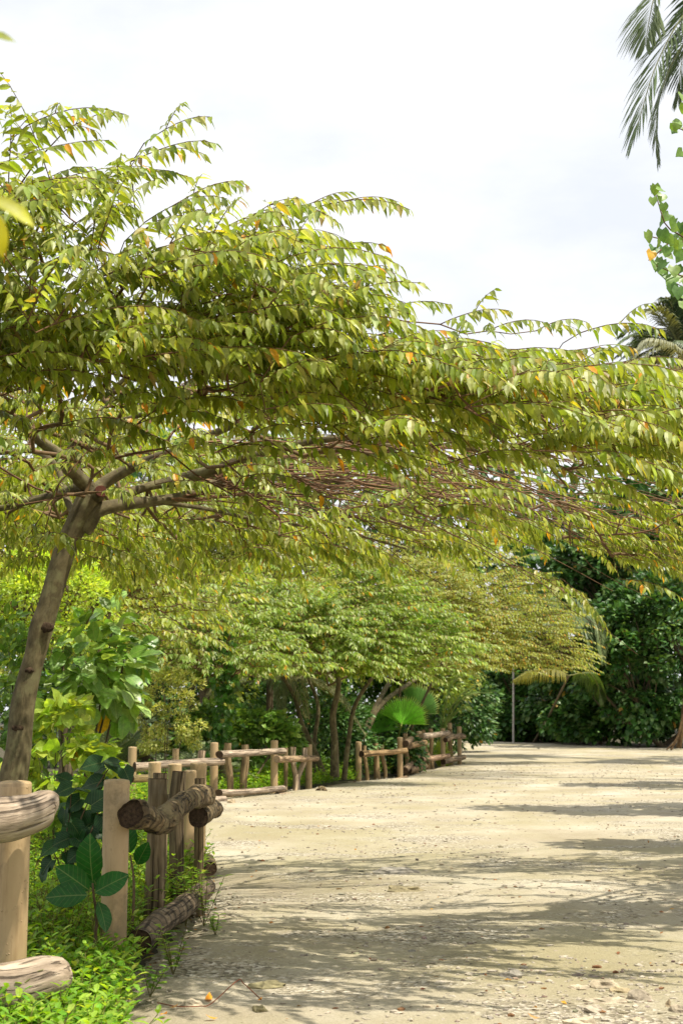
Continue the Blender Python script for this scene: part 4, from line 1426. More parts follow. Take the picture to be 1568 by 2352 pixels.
bush("broadleaf_tree", "tree with rosettes of long bright leaves poking between the middle and farther cherry trees", "tree", (*at(900, 1780, 39.5)[:2], 0), at(960, 1475, 38.5), (1.2, 0.9, 0.5), 16, 900, 0.27, T_OVAL, M_LEAF_BRIGHT, [(0.13, 0.28, 0.04), (0.2, 0.38, 0.06)], [1, 1], 109, clump_r=0.34, stems=2, stem_r=0.06)
bush("broadleaf_tree", "dense green tree at the back left, above the palm fronds", "tree", (*at(300, 1780, 46)[:2], .1), at(260, 1330, 46), (6.0, 2.5, 5.2), 130, 17000, 0.20, T_OVAL, M_LEAF_BRIGHT, P_YG, [1, 1, 1], 110, clump_r=0.75, stems=3, stem_r=0.16)
bush("broadleaf_tree", "dense tree at the back centre behind the cherry trees", "tree", (*at(760, 1780, 52)[:2], .1), at(740, 1350, 52), (7.0, 2.5, 6.2), 130, 17000, 0.22, T_OVAL, M_LEAF_FAR, P_YG, [1, 1, 1.5], 111, clump_r=0.85, stems=3, stem_r=0.18)

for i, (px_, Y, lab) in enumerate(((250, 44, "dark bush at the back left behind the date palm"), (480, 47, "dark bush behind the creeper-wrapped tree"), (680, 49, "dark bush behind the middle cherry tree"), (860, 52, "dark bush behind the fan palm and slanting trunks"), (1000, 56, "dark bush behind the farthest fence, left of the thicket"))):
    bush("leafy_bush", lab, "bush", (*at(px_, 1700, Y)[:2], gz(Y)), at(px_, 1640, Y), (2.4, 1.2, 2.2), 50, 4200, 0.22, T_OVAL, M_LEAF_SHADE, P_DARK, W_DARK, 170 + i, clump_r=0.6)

# the dark hedge of trees across the end of the path
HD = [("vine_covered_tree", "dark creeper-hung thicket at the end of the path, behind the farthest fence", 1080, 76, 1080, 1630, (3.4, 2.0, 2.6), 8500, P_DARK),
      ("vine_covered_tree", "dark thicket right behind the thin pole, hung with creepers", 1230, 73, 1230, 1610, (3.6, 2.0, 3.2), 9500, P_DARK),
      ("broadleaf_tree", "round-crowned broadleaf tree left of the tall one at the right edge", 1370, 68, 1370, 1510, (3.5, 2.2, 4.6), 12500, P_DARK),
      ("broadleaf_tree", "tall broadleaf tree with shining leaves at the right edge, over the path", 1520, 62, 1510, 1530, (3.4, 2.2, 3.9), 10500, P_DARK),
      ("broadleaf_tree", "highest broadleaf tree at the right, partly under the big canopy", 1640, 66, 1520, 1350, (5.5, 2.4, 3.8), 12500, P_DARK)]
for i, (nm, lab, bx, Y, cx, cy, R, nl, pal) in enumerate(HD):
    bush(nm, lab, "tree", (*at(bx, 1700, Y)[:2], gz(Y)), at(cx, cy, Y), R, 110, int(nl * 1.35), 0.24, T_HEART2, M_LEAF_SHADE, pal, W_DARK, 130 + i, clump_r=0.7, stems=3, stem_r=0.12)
for i, (px_, Y, lab) in enumerate(((1075, 75, "low dark undergrowth at the foot of the thicket, left of the thin pole"), (1250, 71, "low dark undergrowth at the foot of the thicket, right of the thin pole"), (1420, 64, "low undergrowth bordering the path in front of the round-crowned tree"))):
    bush("undergrowth_shrub", lab, "shrub", (*at(px_, 1700, Y)[:2], gz(Y)), at(px_, 1700 - 6, Y) + np.array([0, .6, .8]), (3.2, 1.0, 1.1), 44, 3600, 0.24, T_HEART2, M_LEAF_SHADE, P_DARK, W_DARK, 150 + i, clump_r=0.5)

# far wood closing the view behind everything
r_ = np.random.default_rng(99)
g = Geo()
n = 34000
X = r_.uniform(-60, 70, n)
Z = r_.random(n) ** 0.8
hgt = np.interp(X, [-60, -20, 0, 10, 22, 70], [20, 21, 20, 18, 17, 18])
hgt = hgt + 1.3 * np.sin(X * 0.9) + 0.8 * np.sin(X * 2.3 + 1)
pos = np.stack([X, 92 + 6 * r_.random(n) + 4 * np.sin(X * 0.5), 0.5 + Z * hgt], -1)
bake_leaves(g, T_SMALL, pos, r_.normal(0, 1, (n, 3)) + [0, 0, -.3], r_.normal(0, .5, (n, 3)) + [0, -.6, .8], r_.uniform(.6, 1.2, n), palette(P_DARK[:4], W_DARK[:4], n, .2, r_))
fw = g.build("far_wood", M_LEAF_SHADE, kind='stuff')
tag(fw, "mass of trees far behind the thicket closing the view", "wood")


# ------------------------------------------------------------------ palms
def frond(g, P, width_fn, leaflet, n, r, col, mat=0, rach_r=0.02, droop=0.5, vee=0.35, rach_col=(0.25, 0.26, 0.1), wid=0.05, collect=None, side_only=None):
    P = curve(P, 26)
    T, _, _ = frames_along(P)
    tube(g, P, np.linspace(rach_r, rach_r * 0.25, len(P)), 5, cap=False, col=rach_col)
    s = np.linspace(0.12, 0.99, n) * (len(P) - 1)
    for k_ in range(n):
        i = min(int(s[k_]), len(P) - 2)
        f_ = s[k_] - i
        p = P[i] * (1 - f_) + P[i + 1] * f_
        t = T[i]
        side = unit(np.cross(t, [0, 0, 1.0]))
        up = np.cross(side, t)
        u = s[k_] / (len(P) - 1)
        for sg in (-1, 1):
            if side_only is not None and sg != side_only:
                continue
            L = leaflet * width_fn(u) * r.uniform(0.88, 1.08)
            d = unit(side * sg * (0.9 - 0.3 * u) + t * (0.55 + 0.6 * u) + up * vee + r.normal(0, 0.05, 3))
            dz = np.array([0, 0, -1.0]) * droop
            q0 = p
            q1 = p + d * L * 0.35 + dz * L * 0.05
            q2 = q1 + unit(d + dz * 0.9) * L * 0.35
            q3 = q2 + unit(d + dz * 2.2) * L * 0.32
            wv = unit(np.cross(d, up)) * wid * 0.5
            if abs(np.dot(unit(wv), up)) > 0.9:
                wv = side * wid * 0.5
            fold = up * wid * 0.25
            V = np.array([q0, q1 - wv - fold, q1 + fold * 0.3, q1 + wv - fold, q2 - wv * 0.8 - fold, q2 + fold * 0.2, q2 + wv * 0.8 - fold, q3])
            F = [(0, 1, 2), (0, 2, 3), (1, 4, 5), (1, 5, 2), (2, 5, 6), (2, 6, 3), (4, 7, 5), (5, 7, 6)]
            c = np.clip(np.array(col) * r.uniform(0.75, 1.25), 0, 1)
            if collect is not None:
                collect.append((V, F, c))
            else:
                g.add(V, f3=F, col=c, mat=mat)


WF = lambda u: min(1, 0.45 + 2.2 * u) * (1 if u < 0.6 else 1 - 0.75 * (u - 0.6) / 0.4)

# tall coconut palm, top right: fronds hang into the frame
pY = 34.0
crown_c = at(1660, -110, pY)
palm = thing("coconut_palm", "tall coconut palm hanging its fronds into the top right corner", "palm", (crown_c[0] + .3, pY, 0))
g = Geo()
tube(g, curve([(crown_c[0] + .3, pY, -0.1), (crown_c[0] + .5, pY, 8), crown_c + [0.1, 0, 0]], 20), np.linspace(.2, .12, 20), 12, amp=.05)
g.build("trunk", M_TRUNK, palm)
r2 = np.random.default_rng(5)
FR = [([(1660, -110, 34), (1580, -75, 33.7), (1510, -20, 33.4), (1490, 45, 33.2), (1481, 105, 33.1)], .72, (0.10, 0.15, 0.055)),
      ([(1660, -110, 34), (1600, -10, 33.6), (1545, 70, 33.3), (1500, 165, 33.1), (1470, 265, 33.0), (1450, 330, 33.0)], .72, (0.09, 0.15, 0.05)),
      ([(1670, -105, 34), (1625, 20, 34.2), (1568, 100, 34.4), (1530, 175, 34.5), (1507, 270, 34.5), (1511, 372, 34.5)], .55, (0.07, 0.11, 0.055)),
      ([(1665, -115, 34), (1620, -40, 34.8), (1580, 60, 35.2), (1562, 160, 35.4), (1556, 230, 35.4)], .62, (0.07, 0.11, 0.05))]
for pts, lf, cc in FR:
    g = Geo()
    col_l = []
    frond(g, [at(*p) for p in pts], WF, lf * 2.1, 49, r2, cc, collect=col_l if pts[-1][0] != 1556 else None, rach_r=.028, wid=.062, droop=.30, vee=.1)
    fo = g.build("frond", M_FROND, palm)
    for V, F, c in col_l:
        gl = Geo()
        gl.add(V, f3=F, col=c)
        gl.build("leaflet", M_FROND, fo)
for a in np.linspace(-0.9, 1.5, 7):
    g = Geo()
    e = np.array([math.cos(a), math.sin(a), 0])
    frond(g, [crown_c, crown_c + e * 1.3 + [0, 0, .8], crown_c + e * 2.8 + [0, 0, .3], crown_c + e * 3.9 + [0, 0, -1.2]], WF, 1.0, 40, r2, (0.09, 0.14, 0.05), rach_r=.028)
    g.build("frond", M_FROND, palm)


def palm_plant(name, label, base, fronds, leaflet, n, seed, col, cols=None, trunk=None, wid=0.03, droop=0.3, vee=0.3, mat=M_FROND):
    r = np.random.default_rng(seed)
    root = thing(name, label, "palm", (base[0], base[1], gz(base[1])))
    if trunk:
        g = Geo()
        q = curve(trunk[0], 14)
        tube(g, q, np.linspace(trunk[1], trunk[1] * .75, 14), 10, amp=.12)
        g.build("trunk", M_STEM, root)
    for i, P in enumerate(fronds):
        g = Geo()
        c = col if cols is None else cols[i % len(cols)]
        frond(g, P, WF, leaflet, n, r, c, wid=wid, droop=droop, vee=vee, rach_r=wid * .45)
        g.build("frond", mat, root)
    return root


def fan_fronds(c, n, L, seed, el=(0.2, 1.2), az=(0, 2 * math.pi), sag=0.5):
    r = np.random.default_rng(seed)
    out = []
    for i in range(n):
        a = r.uniform(*az)
        e = r.uniform(*el)
        d = np.array([math.cos(a) * math.cos(e), math.sin(a) * math.cos(e), math.sin(e)])
        l = L * r.uniform(.8, 1.1)
        out.append([c, c + d * l * .35, c + d * l * .7 - [0, 0, sag * l * .15], c + d * l - [0, 0, sag * l * .5]])
    return out


# far palm at right above the canopy
c = at(1562, 800, 48)
fr = fan_fronds(c, 38, 2.6, 7, el=(-0.2, 1.45), sag=.75)
palm_plant("coconut_palm", "bushy palm head beyond the canopy tip at the right edge", (c[0], 48, 0), fr, 0.75, 34, 8, (0.10, 0.15, 0.07), cols=[(0.06, 0.10, 0.045), (0.08, 0.13, 0.05), (0.16, 0.17, 0.08)], trunk=([(c[0] + .6, 48, 0), (c[0] + .3, 48, 5), c], .16), wid=.06, droop=.5)
c2 = at(1600, 870, 44)
palm_plant("coconut_palm", "palm with one drooping brown frond beside the canopy tip", (c2[0], 44, 0),
           [[c2, at(1560, 850, 44), at(1510, 822, 43.8), at(1462, 832, 43.6)], [c2, at(1550, 800, 43.6), at(1490, 780, 43.2), at(1462, 800, 43)], [c2, at(1570, 930, 44), at(1530, 960, 44), at(1500, 990, 44)]], 0.6, 44, 11, (0.22, 0.17, 0.08), cols=[(0.26, 0.20, 0.09), (0.30, 0.30, 0.20), (0.16, 0.12, 0.05)], trunk=([(c2[0] + .2, 44, 0), (c2[0], 44, 5), c2], .2), wid=.05, droop=1.3)

# date palm behind the fence at left
c = at(250, 1790, 29.30)
c[2] = 0.25
fr = [[c, at(270, 1700, 29.30), at(310, 1590, 29.04), at(365, 1500, 28.78)], [c, at(240, 1690, 29.04), at(230, 1600, 28.78), at(215, 1560, 28.52)], [c, at(210, 1720, 28.91), at(180, 1660, 28.52), at(160, 1640, 28.26)],
      [c, at(290, 1700, 29.30), at(340, 1640, 29.30), at(400, 1640, 29.30)], [c, at(260, 1740, 28.78), at(300, 1700, 28.26), at(350, 1720, 27.87)], [c, at(255, 1700, 28.52), at(285, 1650, 28.00), at(310, 1640, 27.61)],
      [c, at(300, 1730, 29.82), at(350, 1700, 30.34), at(410, 1740, 30.60)], [c, at(225, 1700, 29.69), at(190, 1600, 30.08), at(150, 1560, 30.47)], [c, at(265, 1680, 29.95), at(285, 1560, 30.60), at(330, 1470, 31.12)], [c, at(235, 1740, 28.65), at(205, 1740, 28.00), at(180, 1760, 27.74)]]
palm_plant("date_palm", "bushy date palm with stiff feathery fronds behind the fence at left", c, fr + fan_fronds(c, 14, 2.4, 15, el=(0.3, 1.3), az=(0, 3.3)), 0.48, 46, 16, (0.2, 0.25, .1), cols=[(0.16, 0.22, 0.12), (0.20, 0.26, 0.15), (0.30, 0.30, 0.05), (0.15, 0.20, 0.10)], wid=.026, droop=.15)
c = at(345, 1800, 24)
palm_plant("date_palm", "low date palm with pale arching fronds just behind the far left fence", (c[0], 24.4, 0), fan_fronds(np.array([c[0], 29.0, .15]), 14, 1.6, 17, el=(0.15, .9), az=(0.1, 3.0)), 0.36, 40, 18, (0.24, 0.30, .15), wid=.024, droop=.2)
c = at(620, 1560, 35)
palm_plant("coconut_palm", "young coconut palm hanging dull fronds in the shade behind the far left fence", (c[0], 35, 0), fan_fronds(c, 12, 2.4, 19, el=(-0.3, .7), sag=1.2), 0.6, 34, 20, (0.12, 0.14, .05), cols=[(0.12, 0.15, .06), (0.20, 0.19, .07)], trunk=([(c[0], 35, 0), (c[0], 35, 1), c], .11), wid=.035, droop=.8)
c = at(470, 1290, 36)
palm_plant("coconut_palm", "coconut palm glimpsed through the big canopy at left centre", (c[0], 36, 0), fan_fronds(c, 18, 2.8, 23, el=(-0.2, 1.3), sag=.8), 0.7, 36, 24, (0.3, 0.34, .16), trunk=([(c[0] + .2, 36, 0), (c[0], 36, 3), c], .14), wid=.045, droop=.6)
c = at(240, 1250, 30)
palm_plant("coconut_palm", "coconut palm glimpsed just right of the big trunk's fork", (c[0], 30, 0), fan_fronds(c, 18, 2.6, 25, el=(-0.2, 1.3), sag=.8), 0.65, 36, 26, (0.32, 0.35, .14), trunk=([(c[0] + .2, 30, 0), (c[0], 30, 3), c], .14), wid=.04, droop=.6)
c = at(1290, 1450, 62)
palm_plant("coconut_palm", "dark coconut palm drooping in front of the thicket, beyond the farther cherry tree", (c[0], 62, gz(62)), fan_fronds(c, 7, 2.8, 27, el=(0.1, 1.2), sag=1.0) + [[c, at(1340, 1400, 61), at(1370, 1440, 60.5), at(1385, 1520, 60)], [c, at(1310, 1420, 60.5), at(1340, 1450, 60), at(1360, 1540, 60)]], 1.1, 40, 28, (0.09, 0.14, .05), cols=[(0.09, 0.15, .06), (0.14, 0.2, .07)], trunk=([(c[0] + 2.2, 70, gz(70)), (c[0] + 1, 68, 3), c], .14), wid=.07, droop=.9)
c = at(1305, 1552, 58)
palm_plant("coconut_palm", "low palm with one yellow hanging frond under the farther cherry tree", (c[0], 60, gz(60)), [[c, at(1270, 1538, 57.5), at(1220, 1540, 57.2), at(1180, 1560, 57)], [c, at(1350, 1545, 59), at(1370, 1570, 60), at(1380, 1610, 60)]], 0.95, 44, 29, (0.4, 0.33, .05), cols=[(0.22, 0.21, .012), (0.06, 0.11, .015)], trunk=([(c[0] + .15, 70, gz(70)), (c[0] + .1, 65, 1.5), c], .06), wid=.06, droop=2.2, mat=M_LEAF_BRIGHT)
c = at(1010, 1700, 50)
palm_plant("date_palm", "small feathery palm reaching right over the end of the farthest fence", (c[0], 50, gz(50)), [[c, at(1030, 1640, 50), at(1055, 1600, 49.8), at(1120, 1555, 49.5)], [c, at(1030, 1660, 50), at(1060, 1630, 50), at(1090, 1640, 50)], [c, at(1020, 1640, 50), at(1040, 1570, 50), at(1090, 1540, 50)], [c, at(1030, 1650, 50), at(1070, 1600, 50), at(1130, 1590, 50)]], 0.55, 40, 31, (0.16, 0.26, .07), wid=.04, droop=.3)


# fan palms behind the farthest fence
def fan_leaf(root, centre, R, face, upv, spread, n, seed, col):
    r = np.random.default_rng(seed)
    face = unit(face)
    up = unit(np.array(upv) - face * np.dot(upv, face))
    rt = np.cross(up, face)
    c = np.array(centre)
    leaf = Geo()
    tube(leaf, [c - up * 0.05, c + up * 0.08 * R], [.02, .008], 5, cap=False, col=(.3, .36, .08))
    lo = leaf.build("fan_leaf", M_FROND, root)
    for k_ in range(n):
        a = -spread / 2 + spread * k_ / (n - 1)
        da = spread / (n - 1) * 0.5
        L = R * (0.82 + 0.18 * math.cos(a)) * r.uniform(.95, 1.03)
        fwd = math.sin(math.pi * 0.8) * 0.16

        def pt(an, rad, off):
            bow = 0.22 * (rad / R) ** 2 * R
            return c + (rt * math.sin(an) + up * math.cos(an)) * rad + face * (off - bow * 0.5 + 0.10 * R * math.sin(3 * an + seed))
        m1, m2, e = L * 0.45, L * 0.78, L
        w_ = 0.022 * R
        V = [c, pt(a - da, m1, -w_), pt(a, m1, w_), pt(a + da, m1, -w_), pt(a - da, m2, -w_), pt(a, m2, w_), pt(a + da, m2, -w_), pt(a + r.normal(0, .008), e, -.02 * R)]
        F = [(0, 1, 2), (0, 2, 3), (1, 4, 5), (1, 5, 2), (2, 5, 6), (2, 6, 3), (4, 7, 5), (5, 7, 6)]
        gl = Geo()
        tipc = np.array([np.array(col) * r.uniform(.85, 1.15)] * 7 + [np.array([0.38, 0.36, 0.06])])
        gl.add(V, f3=F, col=tipc)
        gl.build("leaf_segment", M_FROND, lo)
    return lo


fp = thing("fan_palm", "fan palm with two huge pleated round leaves behind the farthest fence", "palm", (*at(905, 1700, 39)[:2], gz(39)))
b0 = np.array([*at(900, 1700, 39)[:2], gz(39) + .1])
for cx, cy, Y, R, fc, upv, sp, n, col in ((922, 1664, 38.2, .86, (-.15, -1, .25), (.25, 0, 1), 2.6, 34, (0.24, 0.60, 0.035)),
                                          (858, 1686, 38.3, .95, (.2, -1, .3), (.05, 0, 1), 2.6, 36, (0.14, 0.42, 0.03)),
                                          (955, 1640, 40.0, .95, (.6, -1, .1), (.5, 0.3, 1), 2.0, 26, (0.08, 0.24, 0.025)),
                                          (992, 1738, 44.6, .7, (.1, -1, .3), (.9, 0, .1), 2.2, 24, (0.34, 0.44, 0.03))):
    c = at(cx, cy, Y)
    fan_leaf(fp, c, R, fc, upv, sp, n, int(cx), col)
    g = Geo()
    tube(g, curve([b0, (b0 + c) / 2 + [0, 0, .12], c], 8), np.linspace(.022, .014, 8), 6, cap=False, col=(.30, .36, .08))
    g.build("petiole", M_FROND, fp)

# thin pole at the end of the path
pb = at(1178, 1700, 67.5)
pb[2] = gz(67.5)
g = Geo()
t_ = at(1179, 1560, pb[1])
tube(g, [pb - [0, 0, .1], (pb + t_) / 2, t_ + [0, 0, .6]], .055, 10)
po = g.build("pole", M_METAL)
tag(po, "thin grey rusty pole standing before the dark thicket at the end of the path", "pole")

# trunk at far right edge
t4 = thing("leaning_tree", "tree with bare reddish aerial roots at the foot of the thicket on the right edge", "tree", (*at(1566, 1715, 57)[:2], gz(57)))
for k_, rows in enumerate(([(1558, 1718, 57, .22), (1564, 1680, 57, .18), (1573, 1600, 57.3, .16), (1600, 1450, 58, .14)], [(1540, 1722, 56.6, .08), (1556, 1690, 56.8, .1), (1568, 1640, 57, .09)], [(1530, 1722, 56.4, .05), (1550, 1700, 56.7, .06), (1566, 1660, 57, .07)])):
    limb(t4, rows, mat=M_TRUNK, name="trunk" if k_ == 0 else "root", sides=10, n=12, col=(.7, .5, .38))
bs = Geo()
nn = 500
pp = at(1600, 1450, 58) + r_.normal(0, 1, (nn, 3)) * [.8, .8, .5]
bake_leaves(bs, T_OVAL, pp, r_.normal(0, 1, (nn, 3)), r_.normal(0, .3, (nn, 3)) + [0, 0, 1], r_.uniform(.2, .3, nn), palette(P_DARK, W_DARK, nn))
bs.build("crown", M_LEAF_SHADE, t4, kind='stuff')

# ------------------------------------------------------------------ heart-leaved tree at right edge (trunk outside the frame)
ht = thing("heart_leaf_tree", "tree reaching sprigs of round heart-shaped leaves in from the right edge against the sky", "tree", (3.55, 9.8, 0))
HY = 9.8
tr = np.array([3.5, 9.8, 0.0])
limb_pts = curve([(3.6, 9.9, -.1), (3.45, 9.9, 1.6), (3.1, 9.9, 3.0), at(1680, 900, 9.85), at(1662, 780, 9.8), at(1690, 560, 9.8), at(1692, 420, 9.8), at(1702, 320, 9.8)], 30)
g = Geo()
tube(g, limb_pts, np.linspace(.11, .012, 30), 12, amp=.08)
g.build("trunk", M_TRUNK, ht)
tw = [[(1660, 780, 9.8), (1610, 590, 9.8), (1568, 545, 9.7), (1530, 520, 9.6), (1512, 470, 9.6), (1503, 440, 9.6)], [(1610, 590, 9.8), (1568, 556, 9.7), (1540, 553, 9.6), (1500, 545, 9.6), (1488, 540, 9.6)],
      [(1660, 780, 9.8), (1620, 680, 9.8), (1575, 640, 9.7), (1530, 620, 9.6), (1505, 610, 9.6)], [(1620, 680, 9.8), (1590, 670, 9.7), (1550, 650, 9.6)],
      [(1690, 420, 9.8), (1620, 340, 9.7), (1570, 300, 9.6), (1548, 295, 9.6)], [(1690, 420, 9.8), (1620, 380, 9.7), (1575, 360, 9.6)], [(1700, 330, 9.8), (1620, 260, 9.7), (1568, 240, 9.6)], [(1540, 553, 9.6), (1510, 580, 9.5), (1488, 598, 9.5)],
      [(1700, 900, 9.9), (1620, 760, 9.8), (1575, 700, 9.7)]]
for rows in tw:
    q = curve([at(*p) for p in rows], 12)
    g = Geo()
    tube(g, q, np.linspace(.008, .003, 12), 5, cap=False)
    g.build("branch", M_TWIG, ht)
HL = [(1503, 432, 30), (1492, 440, 26), (1512, 445, 28), (1498, 462, 24), (1520, 455, 30), (1522, 475, 26), (1535, 500, 32), (1550, 510, 32), (1562, 520, 30), (1530, 512, 30), (1483, 541, 32), (1545, 525, 30), (1520, 535, 34), (1530, 550, 30),
      (1510, 555, 32), (1545, 560, 28), (1500, 575, 34), (1515, 570, 32), (1535, 575, 32), (1495, 585, 30), (1525, 590, 28), (1556, 545, 28), (1565, 552, 26), (1555, 580, 30), (1568, 590, 30), (1560, 600, 28), (1505, 610, 36), (1515, 625, 34), (1530, 610, 34), (1545, 620, 34),
      (1530, 640, 34), (1548, 645, 38), (1560, 640, 34), (1565, 655, 36), (1540, 660, 34), (1512, 600, 30), (1556, 668, 34), (1566, 620, 30), (1565, 225, 34), (1568, 245, 30), (1545, 290, 28), (1556, 288, 28), (1563, 292, 30), (1548, 305, 26), (1570, 300, 28), (1566, 355, 30), (1572, 370, 32),
      (1566, 700, 36), (1575, 690, 36), (1560, 560, 30), (1575, 530, 32)]
r3 = np.random.default_rng(12)
n = len(HL)
hp = np.array([at(a, b - 8, HY - .2 + r3.uniform(-.25, .2)) for a, b, s in HL])
hs = np.array([s / FPX * HY * 0.92 for a, b, s in HL])
yd = unit(r3.normal(0, .45, (n, 3)) + [-0.1, -.15, -.8])
zd = unit(r3.normal(0, .4, (n, 3)) + [0, -.8, .45])
hc = palette([(0.09, 0.19, 0.04), (0.14, 0.26, 0.05), (0.2, 0.32, 0.07)], [1, 1, 1], 10, .12, r3)[r3.integers(0, 10, n)]
hc[19] = (0.65, 0.38, 0.03)
leaf_objects(T_HEART, M_LEAF_FAR, ht, hp, yd, zd, hs, hc)
n = 3200
cc = np.array([[4.1, 9.9, 4.6], [4.6, 10.4, 3.6], [4.7, 9.6, 5.6], [5.2, 11, 5.0], [4.9, 12.0, 4.2], [5.4, 13, 4.6], [4.3, 9.8, 3.2], [6.0, 12, 5.5]])
ci = r3.integers(0, len(cc), n)
pos = cc[ci] + unit(r3.normal(0, 1, (n, 3))) * (r3.random((n, 1)) ** .4) * [.75, .9, .6]
vis = pos[:, 0] / pos[:, 1] * FPX + 784 > 1600
pos = pos[vis]
n = len(pos)
g = Geo()
bake_leaves(g, T_HEART2, pos, r3.normal(0, .5, (n, 3)) + [0, 0, -.6], r3.normal(0, .4, (n, 3)) + [0, 0, 1], r3.uniform(.09, .14, n), palette([(0.09, 0.19, 0.04), (0.14, 0.26, 0.05)], [1, 1], n))
g.build("crown", M_LEAF_FAR, ht, kind='stuff')
g = Geo()
for q_ in cc:
    tube(g, curve([limb_pts[12], (limb_pts[12] + q_) / 2 + [0, 0, .2], q_], 8), np.linspace(.035, .012, 8), 6, cap=False)
g.build("limbs", M_STEM, ht, kind='stuff')

# trees right of the frame whose shade crosses the path
for i, (c, R, lab) in enumerate((((7.6, 15.8, 4.4), (2.9, 1.6, 1.0), "broadleaf tree outside the right edge shading the path nearest"), ((8.6, 22.3, 5.0), (4.0, 1.6, 1.1), "broadleaf tree outside the right edge shading the middle of the path"), ((12.3, 31, 6.0), (4.6, 3.0, 1.6), "broadleaf tree outside the right edge shading the far part of the path"), ((15, 46, 7), (4.8, 3.6, 2.0), "broadleaf tree outside the right edge where the path bends"))):
    bush("shade_tree", lab, "tree", (c[0], c[1], 0), c, R, 46, 5600, 0.2, T_HEART2, M_LEAF_FAR, P_DARK, W_DARK, 300 + i, clump_r=0.6, stems=2, stem_r=0.12)

# ------------------------------------------------------------------ plants by the near fence
def stalk_plant(name, label, cat, base, tips_, leaves, tmpl, mat, pal, seed, stem_r=0.006, facing=(0, -1, .5)):
    """tips_: list of stem paths (world points); leaves: (px, py, Y, length m, dir px angle deg)."""
    r = np.random.default_rng(seed)
    root = thing(name, label, cat, base)
    for q in tips_:
        g = Geo()
        c = curve(q, 10)
        tube(g, c, np.linspace(stem_r, stem_r * .5, 10), 6, cap=False, col=(1.0, .9, .8))
        g.build("stem", M_STEM, root)
    n = len(leaves)
    pos = np.array([at(a, b, Y) for a, b, Y, L, an in leaves])
    leaves = [(a, b, Y, L * (.86 if n > 20 else 1), an) for a, b, Y, L, an in leaves]
    an = np.radians([l[4] for l in leaves])
    yd = unit(np.stack([np.cos(an), r.normal(-.15, .22, n), np.sin(an)], -1))
    zd = unit(np.array(facing) + r.normal(0, .28, (n, 3)))
    sz = np.array([l[3] for l in leaves])
    tones = palette(pal, [1] * len(pal), 8, .1, r)
    leaf_objects(tmpl, mat, root, pos, yd, zd, sz, tones[r.integers(0, 8, n)])
    return root


VL = [(232, 1752, 9.2, .16, 190), (250, 1755, 9.2, .13, 330), (240, 1762, 9.3, .13, 215), (285, 1765, 9.1, .13, 300), (272, 1755, 9.2, .12, 160), (235, 1795, 9.2, .17, 190), (228, 1790, 9.3, .13, 240), (255, 1790, 9.3, .14, 280), (165, 1808, 9.0, .14, 200), (178, 1815, 9.0, .14, 350), (160, 1795, 9.1, .12, 150),
      (185, 1835, 9.1, .15, 220), (210, 1850, 9.0, .18, 35), (195, 1862, 9.1, .15, 250), (180, 1880, 9.1, .14, 300), (225, 1870, 9.2, .16, 250), (235, 1875, 9.1, .15, 290), (248, 1880, 9.2, .14, 320), (150, 1850, 9.2, .12, 200), (145, 1875, 9.2, .13, 330), (165, 1890, 9.0, .16, 310), (205, 1900, 9.1, .15, 280), (190, 1905, 9.0, .14, 240),
      (215, 1905, 9.1, .13, 330), (140, 1910, 9.1, .15, 320), (160, 1925, 9.0, .14, 200), (150, 1860, 9.1, .13, 260), (175, 1925, 9.0, .15, 330), (200, 1945, 9.0, .16, 300), (185, 1955, 9.0, .13, 220), (240, 1920, 9.2, .13, 310), (130, 1940, 9.0, .14, 210), (150, 1960, 9.0, .13, 300), (232, 1960, 9.1, .13, 330), (120, 1975, 9.0, .13, 230), (215, 1890, 9.15, .12, 200), (225, 1830, 9.2, .12, 330), (130, 1825, 9.2, .11, 210), (108, 1995, 9.0, .13, 250)]
vb = np.array([*at(190, 1700, 9.1)[:2], 0])
stalk_plant("dark_heart_leaf_vine", "dark green climber with big heart-shaped leaves between the two nearest posts", "plant", vb,
            [[vb, at(170, 1950, 9.05), at(195, 1860, 9.1), at(240, 1780, 9.2), at(262, 1752, 9.2)], [vb, at(200, 1950, 9.05), at(225, 1870, 9.15), at(232, 1800, 9.2)], [vb, at(150, 1960, 9.05), at(160, 1880, 9.1), at(165, 1800, 9.05)], [vb, at(140, 2000, 9.05), at(125, 1960, 9.0)]],
            VL, T_HEART, M_LEAF_DARK, [(0.012, 0.05, 0.012), (0.018, 0.065, 0.018), (0.025, 0.085, 0.02)], 61, facing=(.1, -.75, .7))
FL = [(214, 2025, 7.9, .255, 97), (206, 2045, 7.9, .22, 140), (202, 2056, 7.85, .22, 178), (218, 2050, 7.85, .20, 30), (225, 2070, 7.9, .17, 300), (226, 2045, 8.0, .15, 110), (300, 1960, 8.9, .2, 100), (315, 1985, 8.9, .16, 60)]
fb = np.array([*at(222, 1700, 7.95)[:2], 0])
stalk_plant("broad_leaved_seedling", "seedling with five very large oval leaves in front of the second post", "plant", fb, [[fb, at(222, 2120, 7.95), at(216, 2060, 7.9), at(213, 2028, 7.9)], [fb + [.1, .8, 0], at(308, 2040, 8.8), at(300, 1965, 8.9)]], FL, T_BIG, M_LEAF_DARK, [(0.015, 0.085, 0.008), (0.012, 0.065, 0.01), (0.018, 0.08, 0.01)], 62, stem_r=.011, facing=(.1, -.9, .45))
# palm seedling blade


